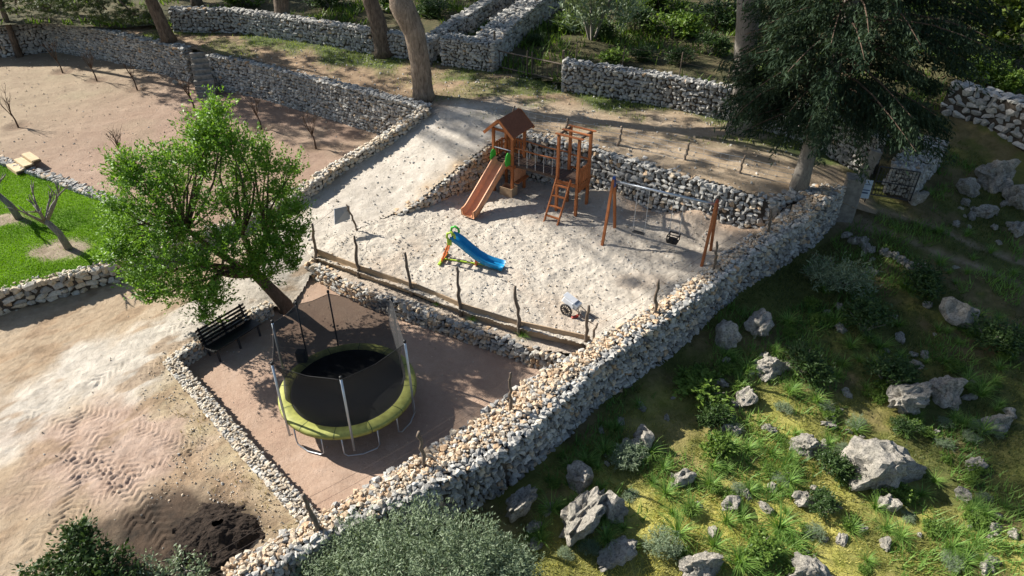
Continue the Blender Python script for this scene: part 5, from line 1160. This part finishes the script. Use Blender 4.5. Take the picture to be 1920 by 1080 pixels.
# fence along the field wall
ff = thing('field_fence', 'thin grey stakes with wire along the top of the field wall', 'fence', W3[0] + [0, .5, 0]); fo = np.array(ff.location); tpf = []
for px, py, ty in [(1080, 116, 78), (1168, 130, 88), (1275, 150, 98), (1365, 168, 120)]:
    b = at(px, py, 4.1) + [0, .3, -.3]; h = height_for(b, ty); MB().tube([b - fo, b + [.04, 0, h] - fo], .025, 6).build('stake', POST, ff); tpf.append((b, b + [.04, 0, h]))
for (b0, t0), (b1, t1) in zip(tpf[:-1], tpf[1:]):
    for f in (.4, .7, .95): MB().tube([b0 * (1 - f) + t0 * f - fo, b1 * (1 - f) + t1 * f - fo], .004, 4).build('wire', RUST, ff)

# ------------------------------------------------------------------ gates
g0, g1 = at(928, 133, 3.0), at(1054, 162, 3.0); fg = thing('field_gate', 'low rusty field gate with thin bars between two stone walls', 'gate', g0)
for f, hgt, r in ((0, 1.85, .04), (.49, 1.25, .025), (.56, 1.25, .025), (1, 1.6, .045)): p = (g1 - g0) * f; MB().tube([p - [0, 0, .2], p + [0, 0, hgt]], r * 1.3, 7).build('post', POST, fg)
for z in (.25, .98): MB().tube([[0, 0, z], (g1 - g0) + [0, 0, z]], .03, 6).build('rail', POST, fg)
for k in range(1, 14): p = (g1 - g0) * k / 14; MB().tube([p + [0, 0, .25], p + [0, 0, .98]], .016, 4).build('bar', RUST, fg)
pl1 = at(1590, 408, 1.5); gp = thing('gate_pillar', 'square grey rendered pillar ending the broad boundary wall', 'pillar', pl1, rad(-20))
MB().box((-.12, .12, .60), (.55, .55, 1.65)).build('shaft', CONC, gp, bevel=.02); MB().box((-.12, .12, 1.46), (.60, .60, .07)).build('cap', CONC, gp, bevel=.015)
pl2 = at(1612, 348, 2.0); gp2 = thing('gate_post_slab', 'leaning flat grey concrete slab beside the open barred gate', 'pillar', pl2, rad(-25))
MB().box((.05, 0, .62), (.40, .16, 1.55), Euler((0, rad(10), 0)).to_matrix()).build('slab', CONC, gp2, bevel=.02)
gl = at(1632, 368, 1.95); gt = thing('barred_gate', 'dark iron barred gate leaf standing open in the shade', 'gate', gl, rad(-22)); GW, GH = 1.25, 1.15
fr = MB()
for x in (0, GW): fr.tube([(x, 0, .05), (x, 0, GH)], .022, 6)
for z in (.08, .6, GH): fr.tube([(0, 0, z), (GW, 0, z)], .02, 6)
fr.build('frame', DARKST, gt)
for k in range(1, 12): MB().tube([(GW * k / 12, 0, .08), (GW * k / 12, 0, GH)], .010, 5).build('bar', DARKST, gt)
for z in (.34, .86): MB().tube([(0, 0, z), (GW, 0, z)], .008, 5).build('bar', DARKST, gt)
sg = at(1613, 372, 2.0); sn = thing('gate_sign', 'white and pale blue notice board fixed at the gate', 'sign', sg, rad(-18))
MB().box((0, -.1, .42), (.44, .025, .66), Euler((rad(-8), 0, 0)).to_matrix()).build('board', SIGNW, sn, bevel=.006)
for z, h in ((.60, .02), (.40, .03), (.30, .05)): MB().box((0, -.135 + (z - .42) * .14, z), (.38 if h < .05 else .30, .006, h), Euler((rad(-8), 0, 0)).to_matrix()).build('print_line', SIGND, sn)
for s_ in (-.15, .15): MB().bar((s_, -.07, -.2), (s_, -.07, .3), .03, .03, (1, 0, 0)).build('stake', DARKST, sn)

# ------------------------------------------------------------------ steps, pallet steps, heaps
s0 = at(374, 96, 2.9); s1 = s0 + [.55, -1.75, 0]; s1[2] = 1.12; stp = thing('stone_steps', 'narrow flight of worn stone steps between two orchard walls', 'steps', s1); dv = (s0 - s1); ln = math.hypot(dv[0], dv[1]); sa = math.atan2(dv[1], dv[0]); NSTEP = 8
for k in range(NSTEP):
    t = (k + .5) / NSTEP; M = Euler((0, 0, sa)).to_matrix(); hz_ = 1.75 * (k + 1) / NSTEP; MB().box(Vector((dv[0] * t, dv[1] * t, hz_ / 2 - .15)), (ln / NSTEP * .99, .95 + random.uniform(-.08, .08), hz_ + .3), M).build('step', STEPM, stp, bevel=.02)
w0 = at(24, 322, 1.0); wst = thing('wooden_steps', 'pale wooden steps at the far left edge of the lawn', 'steps', w0, rad(-40))
for k in range(3):
    MB().box((.0, .15 + k * .34, .14 + k * .12), (1.1, .32, .05)).build('tread', PALEW, wst, bevel=.008); MB().box((.0, .0 + k * .34, .06 + k * .12), (1.06, .03, .14)).build('riser', PALEW, wst)
for s_ in (-1, 1): MB().bar((s_ * .5, 0, .05), (s_ * .5, 1.0, .33), .05, .12).build('stringer', WOODD, wst)
def heap(name, label, cat, c, r, h, mat, seed, n=70):
    g = np.linspace(-1, 1, n); X, Y = np.meshgrid(g, g); d = np.hypot(X, Y) + .22 * fbm(X * 2 + seed, Y * 2, 1, 3, seed); Z = h * np.clip(1 - d ** 1.3, -.25, 1) + .10 * h * fbm(X * 6, Y * 6, 1, 4, seed + 1, .6) * (d < 1)
    idx = np.arange(n * n).reshape(n, n); F = np.stack([idx[:-1, :-1], idx[:-1, 1:], idx[1:, 1:], idx[1:, :-1]], -1).reshape(-1, 4)
    o = link(name, fast_mesh(name, np.c_[X.ravel() * r[0], Y.ravel() * r[1], Z.ravel() - .02], F, False), mat); o.location = c; tag(o, label, cat, kind='thing'); return o
m = NT('black_compost'); m.col(m.ramp(m.noise(18, 5, .8), [(.35, (.012, .009, .007)), (.7, (.07, .048, .034))])); m.rough(1); m.bump(m.noise(35, 5, .8), .05, 1.0); COMP = m.m
c = at(415, 1000, .1); c[2] = zat(zf_road, c[0], c[1]); heap('compost_heap', 'heap of black compost on the ground by the bottom end of the wall', 'heap', c, (1.05, .85, 1), .34, COMP, 5)
c = at(62, 96, 1.1); tl_ = heap('teal_tarpaulin', 'crumpled teal tarpaulin lying at the foot of the orchard corner wall', 'tarpaulin', c, (1.0, .35, 1), .16, plain('teal_sheet', (.03, .16, .13), .5), 9, 24)
bp = at(452, 58, 3.05); bpile = thing('brush_pile', 'tangle of dark cut branches lying in front of the track wall', 'branches', bp)
for k in range(34):
    x, y = random.uniform(-1.7, 1.7), random.uniform(-.4, .4); a = random.uniform(-.5, .5) + (math.pi / 2 if random.random() < .2 else 0); L = random.uniform(.5, 1.3); z = random.uniform(.05, .4)
    MB().tube([(x - math.cos(a) * L, y - math.sin(a) * L, max(z + random.uniform(-.2, .2), .02)), (x, y, z), (x + math.cos(a) * L, y + math.sin(a) * L, z + random.uniform(-.15, .3))], [.05, .04, .015], 5).build('branch', BARKB, bpile)
# loose rocks at the foot of the orchard wall
for k, (px, py, s_) in enumerate([(655, 218, 34), (640, 224, 22), (672, 224, 24), (330, 158, 14), (345, 162, 12)]):
    b = at(px, py, 1.1); o = link('loose_rock', RM[5 + k]); w_ = s_ * project(b)[2][0] / FPX; o.location = b + [0, 0, w_ * .2]; o.scale = (w_, w_ * .7, w_ * .6); o.rotation_euler.z = k
    tag(o, ['largest of the loose grey rocks at the foot of the orchard retaining wall', 'smaller loose rock left of the largest at the orchard wall foot', 'loose rock right of the largest at the orchard wall foot', 'loose stone at the foot of the steps, nearest the wall corner', 'loose stone at the foot of the steps, next to the treads'][k], 'rock')
# green weeds at the foot of the plank fence
for k, (px, py, s_) in enumerate([(885, 600, .5), (980, 630, .6), (820, 572, .35)]):
    o = link('weed_tuft', TM[k]); o.location = at(px, py, .6); o.scale = (s_, s_, s_ * .8); tag(o, ['green weed growing by the fourth post of the plank fence', 'bright green weed at the foot of the fifth fence post', 'tiny weed below the planks near the third fence post'][k], 'plant')
